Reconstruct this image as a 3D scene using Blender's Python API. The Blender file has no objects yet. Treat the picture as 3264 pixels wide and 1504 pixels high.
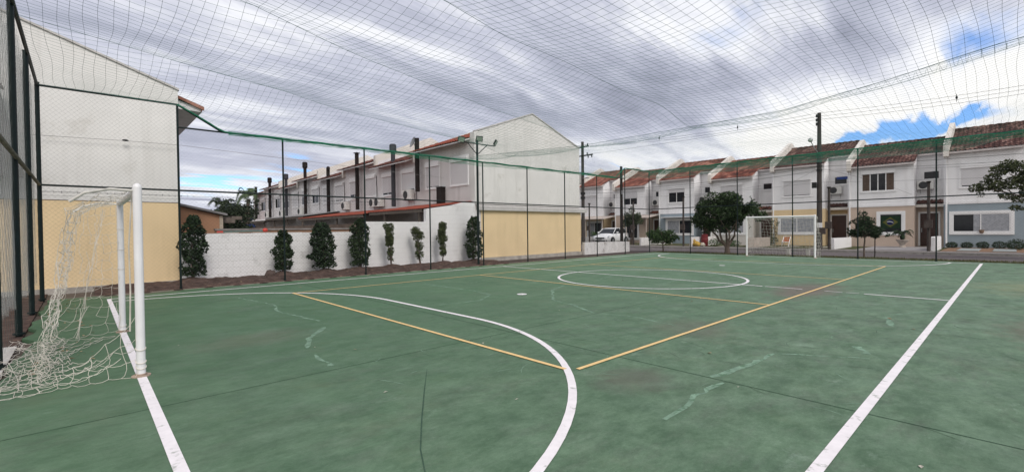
import bpy, math, random
from mathutils import Vector, Matrix, noise as mnoise
random.seed(11)
R_ = math.radians
scene = bpy.context.scene
COL = scene.collection

# ------------------------------------------------------------------ camera
cam = bpy.data.cameras.new("camera")
cam.sensor_width = 36.0
cam.lens = 36.0 * 1481.4 / 3264.0
cam.clip_start = 0.05
cam.clip_end = 3000
CAM = Vector((-3.8153, -3.221, 1.5338))
YAW, PITCH, ROLL = 0.8238, -0.0144, -0.0113
F0 = Vector((math.cos(YAW), math.sin(YAW), 0)); R0 = Vector((math.sin(YAW), -math.cos(YAW), 0)); U0 = Vector((0, 0, 1))
FW = F0 * math.cos(PITCH) + U0 * math.sin(PITCH)
UP = U0 * math.cos(PITCH) - F0 * math.sin(PITCH)
RT = R0 * math.cos(ROLL) + UP * math.sin(ROLL)
UP = UP * math.cos(ROLL) - R0 * math.sin(ROLL)
m3 = Matrix((RT, UP, -FW)).transposed()
camo = bpy.data.objects.new("camera", cam)
camo.matrix_world = Matrix.Translation(CAM) @ m3.to_4x4()
COL.objects.link(camo)
scene.camera = camo

# ------------------------------------------------------------------ exposure
vs = scene.view_settings
vs.view_transform = 'Standard'; vs.look = 'None'; vs.gamma = 1.0; vs.exposure = 0.68
SUN_DIR = Vector((-0.10, -0.66, 0.72)).normalized()     # towards the sun

# ------------------------------------------------------------------ sun
sun = bpy.data.lights.new("sun", 'SUN')
sun.energy = 1.5
sun.angle = R_(24)
sun.color = (1.0, 0.96, 0.90)
suno = bpy.data.objects.new("sun", sun)
suno.rotation_euler = (-SUN_DIR).to_track_quat('-Z', 'Y').to_euler()
suno.location = SUN_DIR * 60
COL.objects.link(suno)

# ------------------------------------------------------------------ sky: Nishita blue behind a layer of streaked cloud
world = bpy.data.worlds.new("World"); scene.world = world
world.use_nodes = True
wn, wl = world.node_tree.nodes, world.node_tree.links
wn.clear()
def W(t, **kw):
    n = wn.new(t)
    for k, v in kw.items(): setattr(n, k, v)
    return n
def wmath(op, a, b=None, c=None, clamp=False):
    n = W('ShaderNodeMath', operation=op); n.use_clamp = clamp
    for i, v in enumerate((a, b, c)):
        if v is None: continue
        if isinstance(v, (int, float)): n.inputs[i].default_value = v
        else: wl.new(v, n.inputs[i])
    return n.outputs[0]
def wdot(vec, d):
    n = W('ShaderNodeVectorMath', operation='DOT_PRODUCT'); wl.new(vec, n.inputs[0]); n.inputs[1].default_value = d
    return n.outputs['Value']
tc = W('ShaderNodeTexCoord')
DIR = tc.outputs['Generated']
sep = W('ShaderNodeSeparateXYZ'); wl.new(DIR, sep.inputs[0])
den = wmath('ADD', wmath('MAXIMUM', sep.outputs[2], 0.0), 0.14)
qx, qy = wmath('DIVIDE', sep.outputs[0], den), wmath('DIVIDE', sep.outputs[1], den)
SA = 0.10
al = wmath('ADD', wmath('MULTIPLY', qx, math.cos(SA)), wmath('MULTIPLY', qy, math.sin(SA)))
ac = wmath('SUBTRACT', wmath('MULTIPLY', qy, math.cos(SA)), wmath('MULTIPLY', qx, math.sin(SA)))
def wnoise(sa, sb, det, rough, off, dist=0.0):
    c = W('ShaderNodeCombineXYZ')
    wl.new(wmath('MULTIPLY', al, sa), c.inputs[0]); wl.new(wmath('MULTIPLY', ac, sb), c.inputs[1]); c.inputs[2].default_value = off
    n = W('ShaderNodeTexNoise'); n.inputs['Scale'].default_value = 1.0; n.inputs['Detail'].default_value = det
    n.inputs['Roughness'].default_value = rough; n.inputs['Distortion'].default_value = dist
    wl.new(c.outputs[0], n.inputs['Vector'])
    return n.outputs[0]
nA = wnoise(0.55, 1.5, 3, 0.5, 1.7, 0.25)
nB = wnoise(0.75, 3.6, 6, 0.56, 6.1, 0.45)
nC = wnoise(5.0, 8.0, 4, 0.6, 3.3, 0.3)
wob = wmath('MULTIPLY', wmath('SUBTRACT', nB, 0.5), 0.22)
def pixdir(u, v):
    return (FW + RT * ((u - 1632) / 1481.4) + UP * ((752 - v) / 1481.4)).normalized()
def blob(u, v, ru, rv, amt, tilt=0.0, wobble=1.0):
    """a patch of cloud or clear sky at a compass direction and height: a soft ellipse in the sky"""
    d0 = pixdir(u, v)
    t1 = RT - d0 * RT.dot(d0); t1.normalize()
    t2 = UP - d0 * UP.dot(d0) - t1 * UP.dot(t1); t2.normalize()
    ct, st = math.cos(R_(tilt)), math.sin(R_(tilt))
    a1 = t1 * ct + t2 * st; a2 = t2 * ct - t1 * st
    k = 1481.4 / d0.dot(FW)
    x = wmath('MULTIPLY', wmath('ADD', wdot(DIR, a1), wmath('MULTIPLY', wob, 0.6 * wobble)), k / ru)
    y = wmath('MULTIPLY', wmath('ADD', wdot(DIR, a2), wmath('MULTIPLY', wob, 0.45 * wobble)), k / rv)
    r2 = wmath('ADD', wmath('MULTIPLY', x, x), wmath('MULTIPLY', y, y))
    front = wmath('GREATER_THAN', wdot(DIR, d0), 0.1)
    return wmath('MULTIPLY', wmath('MULTIPLY', wmath('EXPONENT', wmath('MULTIPLY', r2, -1.0)), amt), front)
dens = wmath('ADD', wmath('MULTIPLY', nA, 0.42), wmath('ADD', wmath('MULTIPLY', nB, 0.72), wmath('MULTIPLY', nC, 0.24)))
dens = wmath('ADD', wmath('MULTIPLY', wmath('SUBTRACT', dens, 0.69), 1.16), 0.56)
for b in [  # u, v, ru, rv, amount (light + / dark -), tilt
    (2950, 330, 520, 150, 0.42, 10), (3150, 170, 300, 120, 0.22, 0), (2620, 470, 520, 90, 0.26, 6), (2150, 110, 260, 60, 0.20, -12),
    (2300, 230, 360, 90, -0.20, 14), (1950, 160, 260, 130, -0.10, -20), (2600, 60, 420, 60, 0.14, -8), (1130, 110, 300, 26, 0.22, -14),
    (1500, 230, 260, 26, 0.16, -22), (1350, 60, 260, 60, -0.10, -14), (700, 330, 300, 28, 0.15, -12), (1000, 300, 260, 50, -0.10, -14),
    (750, 440, 260, 30, -0.12, 0), (700, 600, 260, 60, 0.20, 0), (1800, 480, 420, 60, 0.12, 4), (300, 120, 300, 120, -0.06, -15), (1750, 360, 340, 40, -0.08, -6)]:
    dens = wmath('ADD', dens, blob(*b))
# unseen sky behind the camera, brightened to light the walls that face it
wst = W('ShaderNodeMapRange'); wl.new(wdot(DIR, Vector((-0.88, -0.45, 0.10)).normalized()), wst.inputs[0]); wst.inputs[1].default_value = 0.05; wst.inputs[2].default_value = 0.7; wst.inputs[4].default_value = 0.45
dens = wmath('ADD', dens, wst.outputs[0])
ramp = W('ShaderNodeValToRGB'); cr = ramp.color_ramp
cr.elements[0].position = 0.22; cr.elements[0].color = (0.25, 0.27, 0.345, 1)
cr.elements[1].position = 0.95; cr.elements[1].color = (1.05, 1.04, 1.02, 1)
for p, c in ((0.40, (0.415, 0.437, 0.54)), (0.58, (0.59, 0.612, 0.725)), (0.76, (0.92, 0.935, 0.99))):
    e = cr.elements.new(p); e.color = (*c, 1)
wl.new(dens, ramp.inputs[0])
blue = None
for b in [(690, 562, 150, 20, 1.5, 2), (930, 585, 90, 18, 0.9, 4), (945, 506, 60, 10, 0.8, -6), (2850, 428, 180, 32, 1.5, 12), (3010, 395, 60, 20, 0.9, 0),
          (3190, 70, 110, 80, 0.95, 20), (2330, 60, 120, 40, 0.5, 20), (2720, 440, 60, 16, 0.9, 10), (1985, 523, 60, 8, 0.7, 0), (640, 622, 90, 8, 0.5, 0), (2010, 620, 100, 8, 0.5, 0)]:
    g = blob(*b, 1.6)
    blue = g if blue is None else wmath('ADD', blue, g)
bl = W('ShaderNodeMapRange'); bl.interpolation_type = 'SMOOTHSTEP'
wl.new(wmath('ADD', blue, wmath('MULTIPLY', wmath('SUBTRACT', nC, 0.5), 0.6)), bl.inputs[0])
bl.inputs[1].default_value = 0.05; bl.inputs[2].default_value = 1.25
sky = W('ShaderNodeTexSky', sky_type='NISHITA'); sky.sun_disc = False
sky.sun_elevation = math.asin(SUN_DIR.z); sky.sun_rotation = math.atan2(SUN_DIR.x, SUN_DIR.y)
sky.air_density = 1.0; sky.dust_density = 0.4; sky.ozone_density = 2.0
bg1 = W('ShaderNodeBackground'); bg1.inputs[1].default_value = 0.105; 
tint = W('ShaderNodeMix'); tint.data_type = 'RGBA'; tint.blend_type = 'MULTIPLY'; tint.inputs[0].default_value = 1.0; wl.new(sky.outputs[0], tint.inputs[6]); tint.inputs[7].default_value = (0.60, 0.82, 1.15, 1)
wl.new(tint.outputs[2], bg1.inputs[0])
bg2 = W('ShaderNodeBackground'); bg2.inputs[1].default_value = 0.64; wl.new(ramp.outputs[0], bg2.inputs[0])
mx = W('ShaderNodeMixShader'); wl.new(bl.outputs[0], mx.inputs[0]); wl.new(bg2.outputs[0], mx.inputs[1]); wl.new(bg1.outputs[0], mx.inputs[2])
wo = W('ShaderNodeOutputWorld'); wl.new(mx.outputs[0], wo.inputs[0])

# ------------------------------------------------------------------ materials
MATS = {}
def nodes_of(name):
    m = bpy.data.materials.new(name); m.use_nodes = True
    nt = m.node_tree
    return m, nt, nt.nodes, nt.links, nt.nodes['Principled BSDF']
def scaled(c, k): return tuple(min(max(x * k, 0.0), 1.0) for x in c[:3]) + (1,)
def mat(name, col, rough=0.75, spec=0.3, var=0.12, sc=3.0, metal=0.0, bump=0.0, bsc=30.0, streak=0.0, blotch=None, bthr=0.62, bscale=1.2):
    """plain surface: slow colour variation, optional vertical weather streaks and blotches of a second colour"""
    if name in MATS: return MATS[name]
    m, nt, N, L, P = nodes_of(name)
    geo = N.new('ShaderNodeNewGeometry')
    no = N.new('ShaderNodeTexNoise'); no.inputs['Scale'].default_value = sc; no.inputs['Detail'].default_value = 5; no.inputs['Roughness'].default_value = 0.6
    L.new(geo.outputs['Position'], no.inputs['Vector'])
    mr = N.new('ShaderNodeMapRange'); mr.inputs[1].default_value = 0.3; mr.inputs[2].default_value = 0.7; L.new(no.outputs[0], mr.inputs[0])
    mi = N.new('ShaderNodeMix'); mi.data_type = 'RGBA'
    mi.inputs[6].default_value = scaled(col, 1 - var); mi.inputs[7].default_value = scaled(col, 1 + var)
    L.new(mr.outputs[0], mi.inputs[0]); out = mi.outputs[2]
    if streak:
        mp = N.new('ShaderNodeMapping'); mp.inputs['Scale'].default_value = (3.0, 3.0, 0.16); L.new(geo.outputs['Position'], mp.inputs[0])
        n2 = N.new('ShaderNodeTexNoise'); n2.inputs['Scale'].default_value = 1.0; n2.inputs['Detail'].default_value = 6; n2.inputs['Roughness'].default_value = 0.7
        L.new(mp.outputs[0], n2.inputs['Vector'])
        r2 = N.new('ShaderNodeMapRange'); r2.inputs[1].default_value = 0.5; r2.inputs[2].default_value = 0.78; r2.inputs[4].default_value = streak; L.new(n2.outputs[0], r2.inputs[0])
        m2 = N.new('ShaderNodeMix'); m2.data_type = 'RGBA'; L.new(r2.outputs[0], m2.inputs[0]); L.new(out, m2.inputs[6])
        m2.inputs[7].default_value = (col[0] * 0.52, col[1] * 0.50, col[2] * 0.47, 1); out = m2.outputs[2]
    if blotch:
        n3 = N.new('ShaderNodeTexNoise'); n3.inputs['Scale'].default_value = bscale; n3.inputs['Detail'].default_value = 7; n3.inputs['Roughness'].default_value = 0.68
        L.new(geo.outputs['Position'], n3.inputs['Vector'])
        r3 = N.new('ShaderNodeMapRange'); r3.inputs[1].default_value = bthr; r3.inputs[2].default_value = bthr + 0.10; L.new(n3.outputs[0], r3.inputs[0])
        m4 = N.new('ShaderNodeMix'); m4.data_type = 'RGBA'; L.new(r3.outputs[0], m4.inputs[0]); L.new(out, m4.inputs[6]); m4.inputs[7].default_value = (*blotch, 1); out = m4.outputs[2]
    L.new(out, P.inputs['Base Color'])
    P.inputs['Roughness'].default_value = rough; P.inputs['Specular IOR Level'].default_value = spec; P.inputs['Metallic'].default_value = metal
    if bump:
        nb = N.new('ShaderNodeTexNoise'); nb.inputs['Scale'].default_value = bsc; nb.inputs['Detail'].default_value = 4; L.new(geo.outputs['Position'], nb.inputs['Vector'])
        bp = N.new('ShaderNodeBump'); bp.inputs['Strength'].default_value = bump; bp.inputs['Distance'].default_value = 0.02
        L.new(nb.outputs[0], bp.inputs['Height']); L.new(bp.outputs[0], P.inputs['Normal'])
    MATS[name] = m
    return m
def leafmat(name, dark, light, trans=0.25):
    if name in MATS: return MATS[name]
    m, nt, N, L, P = nodes_of(name)
    geo = N.new('ShaderNodeNewGeometry'); rp = N.new('ShaderNodeValToRGB')
    rp.color_ramp.elements[0].color = (*dark, 1); rp.color_ramp.elements[1].color = (*light, 1)
    rp.color_ramp.elements[0].position = 0.1
    L.new(geo.outputs['Random Per Island'], rp.inputs[0]); L.new(rp.outputs[0], P.inputs['Base Color'])
    P.inputs['Roughness'].default_value = 0.65; P.inputs['Specular IOR Level'].default_value = 0.18
    tr = N.new('ShaderNodeBsdfTranslucent'); L.new(rp.outputs[0], tr.inputs[0])
    ms = N.new('ShaderNodeMixShader'); ms.inputs[0].default_value = trans
    L.new(P.outputs[0], ms.inputs[1]); L.new(tr.outputs[0], ms.inputs[2]); L.new(ms.outputs[0], N['Material Output'].inputs[0])
    MATS[name] = m
    return m
def tilemat(name, cols, cell=(0.34, 0.21)):
    """clay tiles: every tile its own tone, with lichen"""
    if name in MATS: return MATS[name]
    m, nt, N, L, P = nodes_of(name)
    geo = N.new('ShaderNodeNewGeometry')
    mp = N.new('ShaderNodeVectorMath'); mp.operation = 'DIVIDE'; mp.inputs[1].default_value = (cell[0], cell[1], 50.0); L.new(geo.outputs['Position'], mp.inputs[0])
    fl = N.new('ShaderNodeVectorMath'); fl.operation = 'FLOOR'; L.new(mp.outputs[0], fl.inputs[0])
    wh = N.new('ShaderNodeTexWhiteNoise'); L.new(fl.outputs[0], wh.inputs['Vector'])
    no = N.new('ShaderNodeTexNoise'); no.inputs['Scale'].default_value = 0.9; no.inputs['Detail'].default_value = 5; L.new(geo.outputs['Position'], no.inputs['Vector'])
    ad = N.new('ShaderNodeMath'); ad.operation = 'MULTIPLY_ADD'; L.new(wh.outputs[0], ad.inputs[0]); ad.inputs[1].default_value = 0.62
    s2 = N.new('ShaderNodeMath'); s2.operation = 'MULTIPLY_ADD'; L.new(no.outputs[0], s2.inputs[0]); s2.inputs[1].default_value = 1.3; s2.inputs[2].default_value = -0.42
    L.new(s2.outputs[0], ad.inputs[2])
    rp = N.new('ShaderNodeValToRGB')
    e = rp.color_ramp.elements; e[0].color = (*cols[0], 1); e[1].color = (*cols[-1], 1); e[0].position = 0.05; e[1].position = 0.95
    for i, c in enumerate(cols[1:-1]):
        x = e.new(0.05 + 0.9 * (i + 1) / (len(cols) - 1)); x.color = (*c, 1)
    L.new(ad.outputs[0], rp.inputs[0]); L.new(rp.outputs[0], P.inputs['Base Color']); P.inputs['Roughness'].default_value = 0.85; P.inputs['Specular IOR Level'].default_value = 0.2
    MATS[name] = m
    return m
def blockmat(name, col, mortar, bw=0.40, bh=0.20, axis='X', msize=0.012, var=0.1, blotch=None):
    """painted or bare masonry: courses of blocks with fine joints"""
    if name in MATS: return MATS[name]
    m, nt, N, L, P = nodes_of(name)
    geo = N.new('ShaderNodeNewGeometry'); sp = N.new('ShaderNodeSeparateXYZ'); L.new(geo.outputs['Position'], sp.inputs[0])
    cb = N.new('ShaderNodeCombineXYZ'); L.new(sp.outputs[0 if axis == 'X' else 1], cb.inputs[0]); L.new(sp.outputs[2], cb.inputs[1])
    br = N.new('ShaderNodeTexBrick'); L.new(cb.outputs[0], br.inputs['Vector'])
    br.inputs['Scale'].default_value = 1.0; br.inputs['Brick Width'].default_value = bw; br.inputs['Row Height'].default_value = bh
    br.inputs['Mortar Size'].default_value = msize; br.inputs['Mortar Smooth'].default_value = 0.4; br.inputs['Bias'].default_value = 0.0
    br.inputs['Color1'].default_value = scaled(col, 1 - var); br.inputs['Color2'].default_value = scaled(col, 1 + var); br.inputs['Mortar'].default_value = (*mortar, 1)
    no = N.new('ShaderNodeTexNoise'); no.inputs['Scale'].default_value = 1.6; no.inputs['Detail'].default_value = 7; no.inputs['Roughness'].default_value = 0.7; L.new(geo.outputs['Position'], no.inputs['Vector'])
    r3 = N.new('ShaderNodeMapRange'); r3.inputs[1].default_value = 0.57; r3.inputs[2].default_value = 0.74; r3.inputs[4].default_value = 0.7; L.new(no.outputs[0], r3.inputs[0])
    m4 = N.new('ShaderNodeMix'); m4.data_type = 'RGBA'; L.new(r3.outputs[0], m4.inputs[0]); L.new(br.outputs[0], m4.inputs[6])
    m4.inputs[7].default_value = (*(blotch or tuple(c * 0.62 for c in col)), 1)
    L.new(m4.outputs[2], P.inputs['Base Color']); P.inputs['Roughness'].default_value = 0.9; P.inputs['Specular IOR Level'].default_value = 0.15
    bp = N.new('ShaderNodeBump'); bp.inputs['Strength'].default_value = 0.5; bp.inputs['Distance'].default_value = 0.01; bp.invert = True
    L.new(br.outputs['Fac'], bp.inputs['Height']); L.new(bp.outputs[0], P.inputs['Normal'])
    MATS[name] = m
    return m
def glassmat(name, col, rough=0.06):
    if name in MATS: return MATS[name]
    m, nt, N, L, P = nodes_of(name)
    geo = N.new('ShaderNodeNewGeometry'); no = N.new('ShaderNodeTexNoise'); no.inputs['Scale'].default_value = 1.3; L.new(geo.outputs['Position'], no.inputs['Vector'])
    mi = N.new('ShaderNodeMix'); mi.data_type = 'RGBA'; mi.inputs[6].default_value = scaled(col, 0.6); mi.inputs[7].default_value = scaled(col, 1.5); L.new(no.outputs[0], mi.inputs[0])
    L.new(mi.outputs[2], P.inputs['Base Color']); P.inputs['Roughness'].default_value = rough; P.inputs['Specular IOR Level'].default_value = 0.22
    MATS[name] = m
    return m
def clothmat(name, col, alpha, fold=6.0):
    """shade cloth: woven, lets part of the view through, hangs in soft folds"""
    if name in MATS: return MATS[name]
    m, nt, N, L, P = nodes_of(name)
    geo = N.new('ShaderNodeNewGeometry'); mp = N.new('ShaderNodeMapping'); mp.inputs['Scale'].default_value = (1, fold, 0.25); L.new(geo.outputs['Position'], mp.inputs[0])
    no = N.new('ShaderNodeTexNoise'); no.inputs['Scale'].default_value = 1.0; no.inputs['Detail'].default_value = 4; L.new(mp.outputs[0], no.inputs['Vector'])
    mr = N.new('ShaderNodeMapRange'); mr.inputs[1].default_value = 0.3; mr.inputs[2].default_value = 0.7; mr.inputs[3].default_value = alpha - 0.12; mr.inputs[4].default_value = alpha + 0.16; L.new(no.outputs[0], mr.inputs[0])
    P.inputs['Base Color'].default_value = (*col, 1); P.inputs['Roughness'].default_value = 0.9
    tl = N.new('ShaderNodeBsdfTranslucent'); tl.inputs[0].default_value = (*col, 1); tp_ = N.new('ShaderNodeBsdfTransparent')
    m1 = N.new('ShaderNodeMixShader'); m1.inputs[0].default_value = 0.5; L.new(P.outputs[0], m1.inputs[1]); L.new(tl.outputs[0], m1.inputs[2])
    m2 = N.new('ShaderNodeMixShader'); L.new(mr.outputs[0], m2.inputs[0]); L.new(tp_.outputs[0], m2.inputs[1]); L.new(m1.outputs[0], m2.inputs[2]); L.new(m2.outputs[0], N['Material Output'].inputs[0])
    MATS[name] = m
    return m

WHITE = mat('white_wall', (0.78, 0.77, 0.785), 0.85, 0.2, 0.05, 1.5, streak=0.30, bump=0.15)
WHITE_B = mat('weathered_white_wall', (0.62, 0.60, 0.60), 0.88, 0.2, 0.07, 1.1, streak=0.45, bump=0.15)
REARWHITE = mat('dull_white_render', (0.66, 0.635, 0.645), 0.88, 0.2, 0.07, 1.3, streak=0.45, bump=0.1)
YELLOW = mat('pale_yellow_wall', (0.71, 0.545, 0.335), 0.85, 0.2, 0.06, 0.9, streak=0.24, bump=0.12)
BEIGE = mat('beige_wall', (0.53, 0.42, 0.35), 0.85, 0.2, 0.06, 1.2, streak=0.12)
BLUEGREY = mat('blue_grey_wall', (0.275, 0.325, 0.365), 0.85, 0.2, 0.06, 1.2, streak=0.12)
CREAM = mat('cream_parapet', (0.66, 0.62, 0.58), 0.88, 0.2, 0.1, 1.5, streak=0.4)
LEDGE = mat('grey_ledge', (0.50, 0.48, 0.47), 0.9, 0.2, 0.12, 3, streak=0.6)
FOOT = mat('grey_footing', (0.36, 0.33, 0.30), 0.95, 0.1, 0.25, 4, bump=0.4)
TRIM = mat('white_trim', (0.76, 0.75, 0.76), 0.5, 0.4, 0.04, 2)
SHUT = mat('white_shutter', (0.60, 0.585, 0.60), 0.6, 0.3, 0.04, 2)
GLASS = glassmat('window_glass', (0.016, 0.017, 0.021))
CURT = mat('net_curtain', (0.30, 0.31, 0.34), 0.9, 0.5, 0.25, 5)
DRAPE = mat('brown_drape', (0.10, 0.07, 0.055), 0.9, 0.2, 0.3, 8)
DOORM = mat('dark_wood_door', (0.050, 0.018, 0.014), 0.45, 0.4, 0.3, 6)
FLUE = mat('dark_flue_metal', (0.018, 0.012, 0.012), 0.75, 0.15, 0.35, 5)
FLUEG = mat('grey_flue_metal', (0.045, 0.045, 0.055), 0.7, 0.2, 0.3, 5)
GREEN = mat('dark_green_paint', (0.005, 0.013, 0.013), 0.55, 0.25, 0.3, 8)
WIRE = mat('dark_mesh_wire', (0.07, 0.08, 0.075), 0.6, 0.3, 0.2, 2)
TWINE = mat('green_net_twine', (0.036, 0.110, 0.082), 0.8, 0.2, 0.25, 3)
HEM = mat('green_net_hem', (0.012, 0.150, 0.080), 0.8, 0.2, 0.3, 3)
ACW = mat('white_appliance', (0.66, 0.65, 0.63), 0.5, 0.4, 0.08, 4)
ACD = mat('dark_fan_grille', (0.06, 0.06, 0.065), 0.6, 0.3, 0.2, 6)
CONC = mat('concrete_pole', (0.060, 0.052, 0.050), 0.9, 0.15, 0.25, 4, streak=0.4)
WOODP = mat('dark_post', (0.022, 0.018, 0.017), 0.85, 0.1, 0.3, 4)
BLACK = mat('black_rubber', (0.012, 0.012, 0.013), 0.6, 0.3, 0.2, 6)
STEEL = mat('grey_steel', (0.30, 0.31, 0.32), 0.45, 0.5, 0.15, 5, metal=0.6)
GOALW = mat('white_goal_paint', (0.74, 0.73, 0.745), 0.42, 0.45, 0.05, 6, blotch=(0.42, 0.38, 0.35), bthr=0.72, bscale=7)
CORD = mat('grubby_white_cord', (0.60, 0.56, 0.50), 0.85, 0.2, 0.18, 5)
TILE_D = tilemat('dark_clay_tile', [(0.030, 0.016, 0.015), (0.062, 0.028, 0.025), (0.095, 0.044, 0.038), (0.22, 0.135, 0.115)])
TILE_R = tilemat('red_clay_tile', [(0.055, 0.024, 0.021), (0.115, 0.042, 0.033), (0.20, 0.074, 0.052), (0.35, 0.175, 0.135)])
TILE_O = tilemat('orange_clay_tile', [(0.065, 0.027, 0.023), (0.13, 0.047, 0.036), (0.19, 0.072, 0.052), (0.33, 0.16, 0.125)])
TILE_E = tilemat('eave_tile', [(0.045, 0.020, 0.018), (0.095, 0.036, 0.030), (0.19, 0.075, 0.058)])
TERRA = mat('terracotta_sheet', (0.22, 0.058, 0.040), 0.9, 0.1, 0.30, 1.3, streak=0.25)
GREYSHEET = mat('grey_fibre_sheet', (0.20, 0.195, 0.20), 0.9, 0.2, 0.2, 2)
PAINTB = blockmat('white_painted_block', (0.74, 0.725, 0.73), (0.64, 0.625, 0.62), 0.40, 0.20, 'X', 0.008, 0.02, (0.40, 0.385, 0.38))
BROWNB = blockmat('brown_brick', (0.30, 0.17, 0.105), (0.22, 0.16, 0.12), 0.30, 0.15, 'X', 0.010, 0.12, (0.22, 0.13, 0.085))
BARK = mat('grey_bark', (0.115, 0.088, 0.075), 0.95, 0.1, 0.3, 10, bump=0.6)
SOIL = mat('bare_soil', (0.075, 0.050, 0.043), 0.98, 0.1, 0.45, 5, bump=0.8, bsc=18, blotch=(0.17, 0.115, 0.085), bthr=0.58, bscale=4)
L_DARK = leafmat('dark_leaf', (0.008, 0.016, 0.009), (0.042, 0.072, 0.032), 0.15)
L_MID = leafmat('mid_leaf', (0.020, 0.040, 0.016), (0.090, 0.150, 0.055))
L_OLIVE = leafmat('olive_leaf', (0.030, 0.042, 0.018), (0.135, 0.160, 0.070))
L_PALM = leafmat('palm_leaf', (0.04, 0.065, 0.035), (0.14, 0.19, 0.10))
L_DRY = leafmat('dry_leaf', (0.16, 0.10, 0.05), (0.42, 0.32, 0.20))

# ------------------------------------------------------------------ helpers
ORG = {}
class MB:
    def __init__(s): s.v = []; s.f = []
    def quad(s, a, b, c, d):
        n = len(s.v); s.v += [tuple(a), tuple(b), tuple(c), tuple(d)]; s.f.append((n, n + 1, n + 2, n + 3)); return s
    def poly(s, pts):
        n = len(s.v); s.v += [tuple(p) for p in pts]; s.f.append(tuple(range(n, n + len(pts)))); return s
    def box(s, x0, x1, y0, y1, z0, z1):
        n = len(s.v)
        s.v += [(x0, y0, z0), (x1, y0, z0), (x1, y1, z0), (x0, y1, z0), (x0, y0, z1), (x1, y0, z1), (x1, y1, z1), (x0, y1, z1)]
        s.f += [(n, n + 3, n + 2, n + 1), (n + 4, n + 5, n + 6, n + 7), (n, n + 1, n + 5, n + 4), (n + 1, n + 2, n + 6, n + 5), (n + 2, n + 3, n + 7, n + 6), (n + 3, n, n + 4, n + 7)]
        return s
    def prism(s, prof, lo, hi, axis='Y'):
        """profile of (a, z) pairs swept along one ground axis"""
        n = len(s.v); k = len(prof)
        for t in (lo, hi):
            for a, z in prof: s.v.append((a, t, z) if axis == 'Y' else (t, a, z))
        s.f.append(tuple(n + i for i in range(k))); s.f.append(tuple(n + k + i for i in reversed(range(k))))
        for i in range(k):
            j = (i + 1) % k; s.f.append((n + i, n + k + i, n + k + j, n + j))
        return s
    def tube(s, pts, r, k=6, cap=True):
        pts = [Vector(p) for p in pts]; rs = r if isinstance(r, (list, tuple)) else [r] * len(pts)
        n0 = len(s.v); prev = None
        for i, p in enumerate(pts):
            t = (pts[min(i + 1, len(pts) - 1)] - pts[max(i - 1, 0)])
            t = t.normalized() if t.length > 1e-9 else Vector((0, 0, 1))
            if prev is None:
                a = Vector((0, 0, 1)) if abs(t.z) < 0.9 else Vector((1, 0, 0))
                u = t.cross(a).normalized()
            else:
                u = (prev - t * prev.dot(t)); u = u.normalized() if u.length > 1e-6 else t.orthogonal().normalized()
            prev = u; w = t.cross(u)
            for j in range(k):
                an = 2 * math.pi * j / k
                s.v.append(tuple(p + (u * math.cos(an) + w * math.sin(an)) * rs[i]))
        for i in range(len(pts) - 1):
            for j in range(k):
                a = n0 + i * k + j; b = n0 + i * k + (j + 1) % k
                s.f.append((a, b, b + k, a + k))
        if cap:
            s.f.append(tuple(n0 + j for j in reversed(range(k)))); e = n0 + (len(pts) - 1) * k; s.f.append(tuple(e + j for j in range(k)))
        return s
    def ell(s, c, rx, ry, rz, nu=12, nv=7, jit=0.0, half=False):
        n0 = len(s.v); lo = 0 if half else -math.pi / 2
        for i in range(nv + 1):
            ph = lo + (math.pi / 2 - lo) * i / nv
            for j in range(nu):
                th = 2 * math.pi * j / nu; q = 1 + random.uniform(-jit, jit)
                s.v.append((c[0] + rx * q * math.cos(ph) * math.cos(th), c[1] + ry * q * math.cos(ph) * math.sin(th), c[2] + rz * q * math.sin(ph)))
        for i in range(nv):
            for j in range(nu):
                a = n0 + i * nu + j; b = n0 + i * nu + (j + 1) % nu
                s.f.append((a, b, b + nu, a + nu))
        return s
    def leaf(s, p, size, up=0.3):
        d = Vector((random.gauss(0, 1), random.gauss(0, 1), random.gauss(0, 1) + up)); d.normalize()
        e = d.orthogonal().normalized(); e.rotate(Matrix.Rotation(random.uniform(0, 6.28), 3, d)); g = d.cross(e)
        L = size * random.uniform(0.7, 1.3); w = L * random.uniform(0.42, 0.62); p = Vector(p)
        n = len(s.v)
        s.v += [tuple(p - e * L * 0.5), tuple(p + g * w * 0.5 + d * L * 0.07), tuple(p + e * L * 0.55), tuple(p - g * w * 0.5 + d * L * 0.07)]
        s.f.append((n, n + 1, n + 2, n + 3)); return s
def smooth(me):
    me.polygons.foreach_set('use_smooth', [True] * len(me.polygons))
def tag(o, label=None, cat=None, group=None, kind=None):
    if label: o['label'] = label
    if cat: o['category'] = cat
    if group: o['group'] = group
    if kind: o['kind'] = kind
    return o
def obj(name, mb, m, parent=None, label=None, cat=None, group=None, kind=None, sm=False):
    me = bpy.data.meshes.new(name)
    off = ORG.get(parent.name, Vector((0, 0, 0))) if parent else Vector((0, 0, 0))
    vs_ = mb.v if off.length < 1e-9 else [(x - off.x, y - off.y, z - off.z) for x, y, z in mb.v]
    me.from_pydata(vs_, [], mb.f); me.update()
    if sm: smooth(me)
    me.materials.append(m)
    o = bpy.data.objects.new(name, me); COL.objects.link(o)
    if parent: o.parent = parent; ORG[o.name] = off
    return tag(o, label, cat, group, kind)
def thing(name, loc, label, cat, group=None):
    o = bpy.data.objects.new(name, None); COL.objects.link(o); o.location = loc; o.empty_display_size = 0.2
    ORG[o.name] = Vector(loc)
    return tag(o, label, cat, group)
def box(*a): return MB().box(*a)
def tube(*a, **k): return MB().tube(*a, **k)
def lerp(a, b, t): return a + (b - a) * t
def interp(t, pts):
    if t <= pts[0][0]: return pts[0][1]
    for (a, va), (b, vb) in zip(pts, pts[1:]):
        if t <= b: return lerp(va, vb, (t - a) / (b - a))
    return pts[-1][1]

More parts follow.
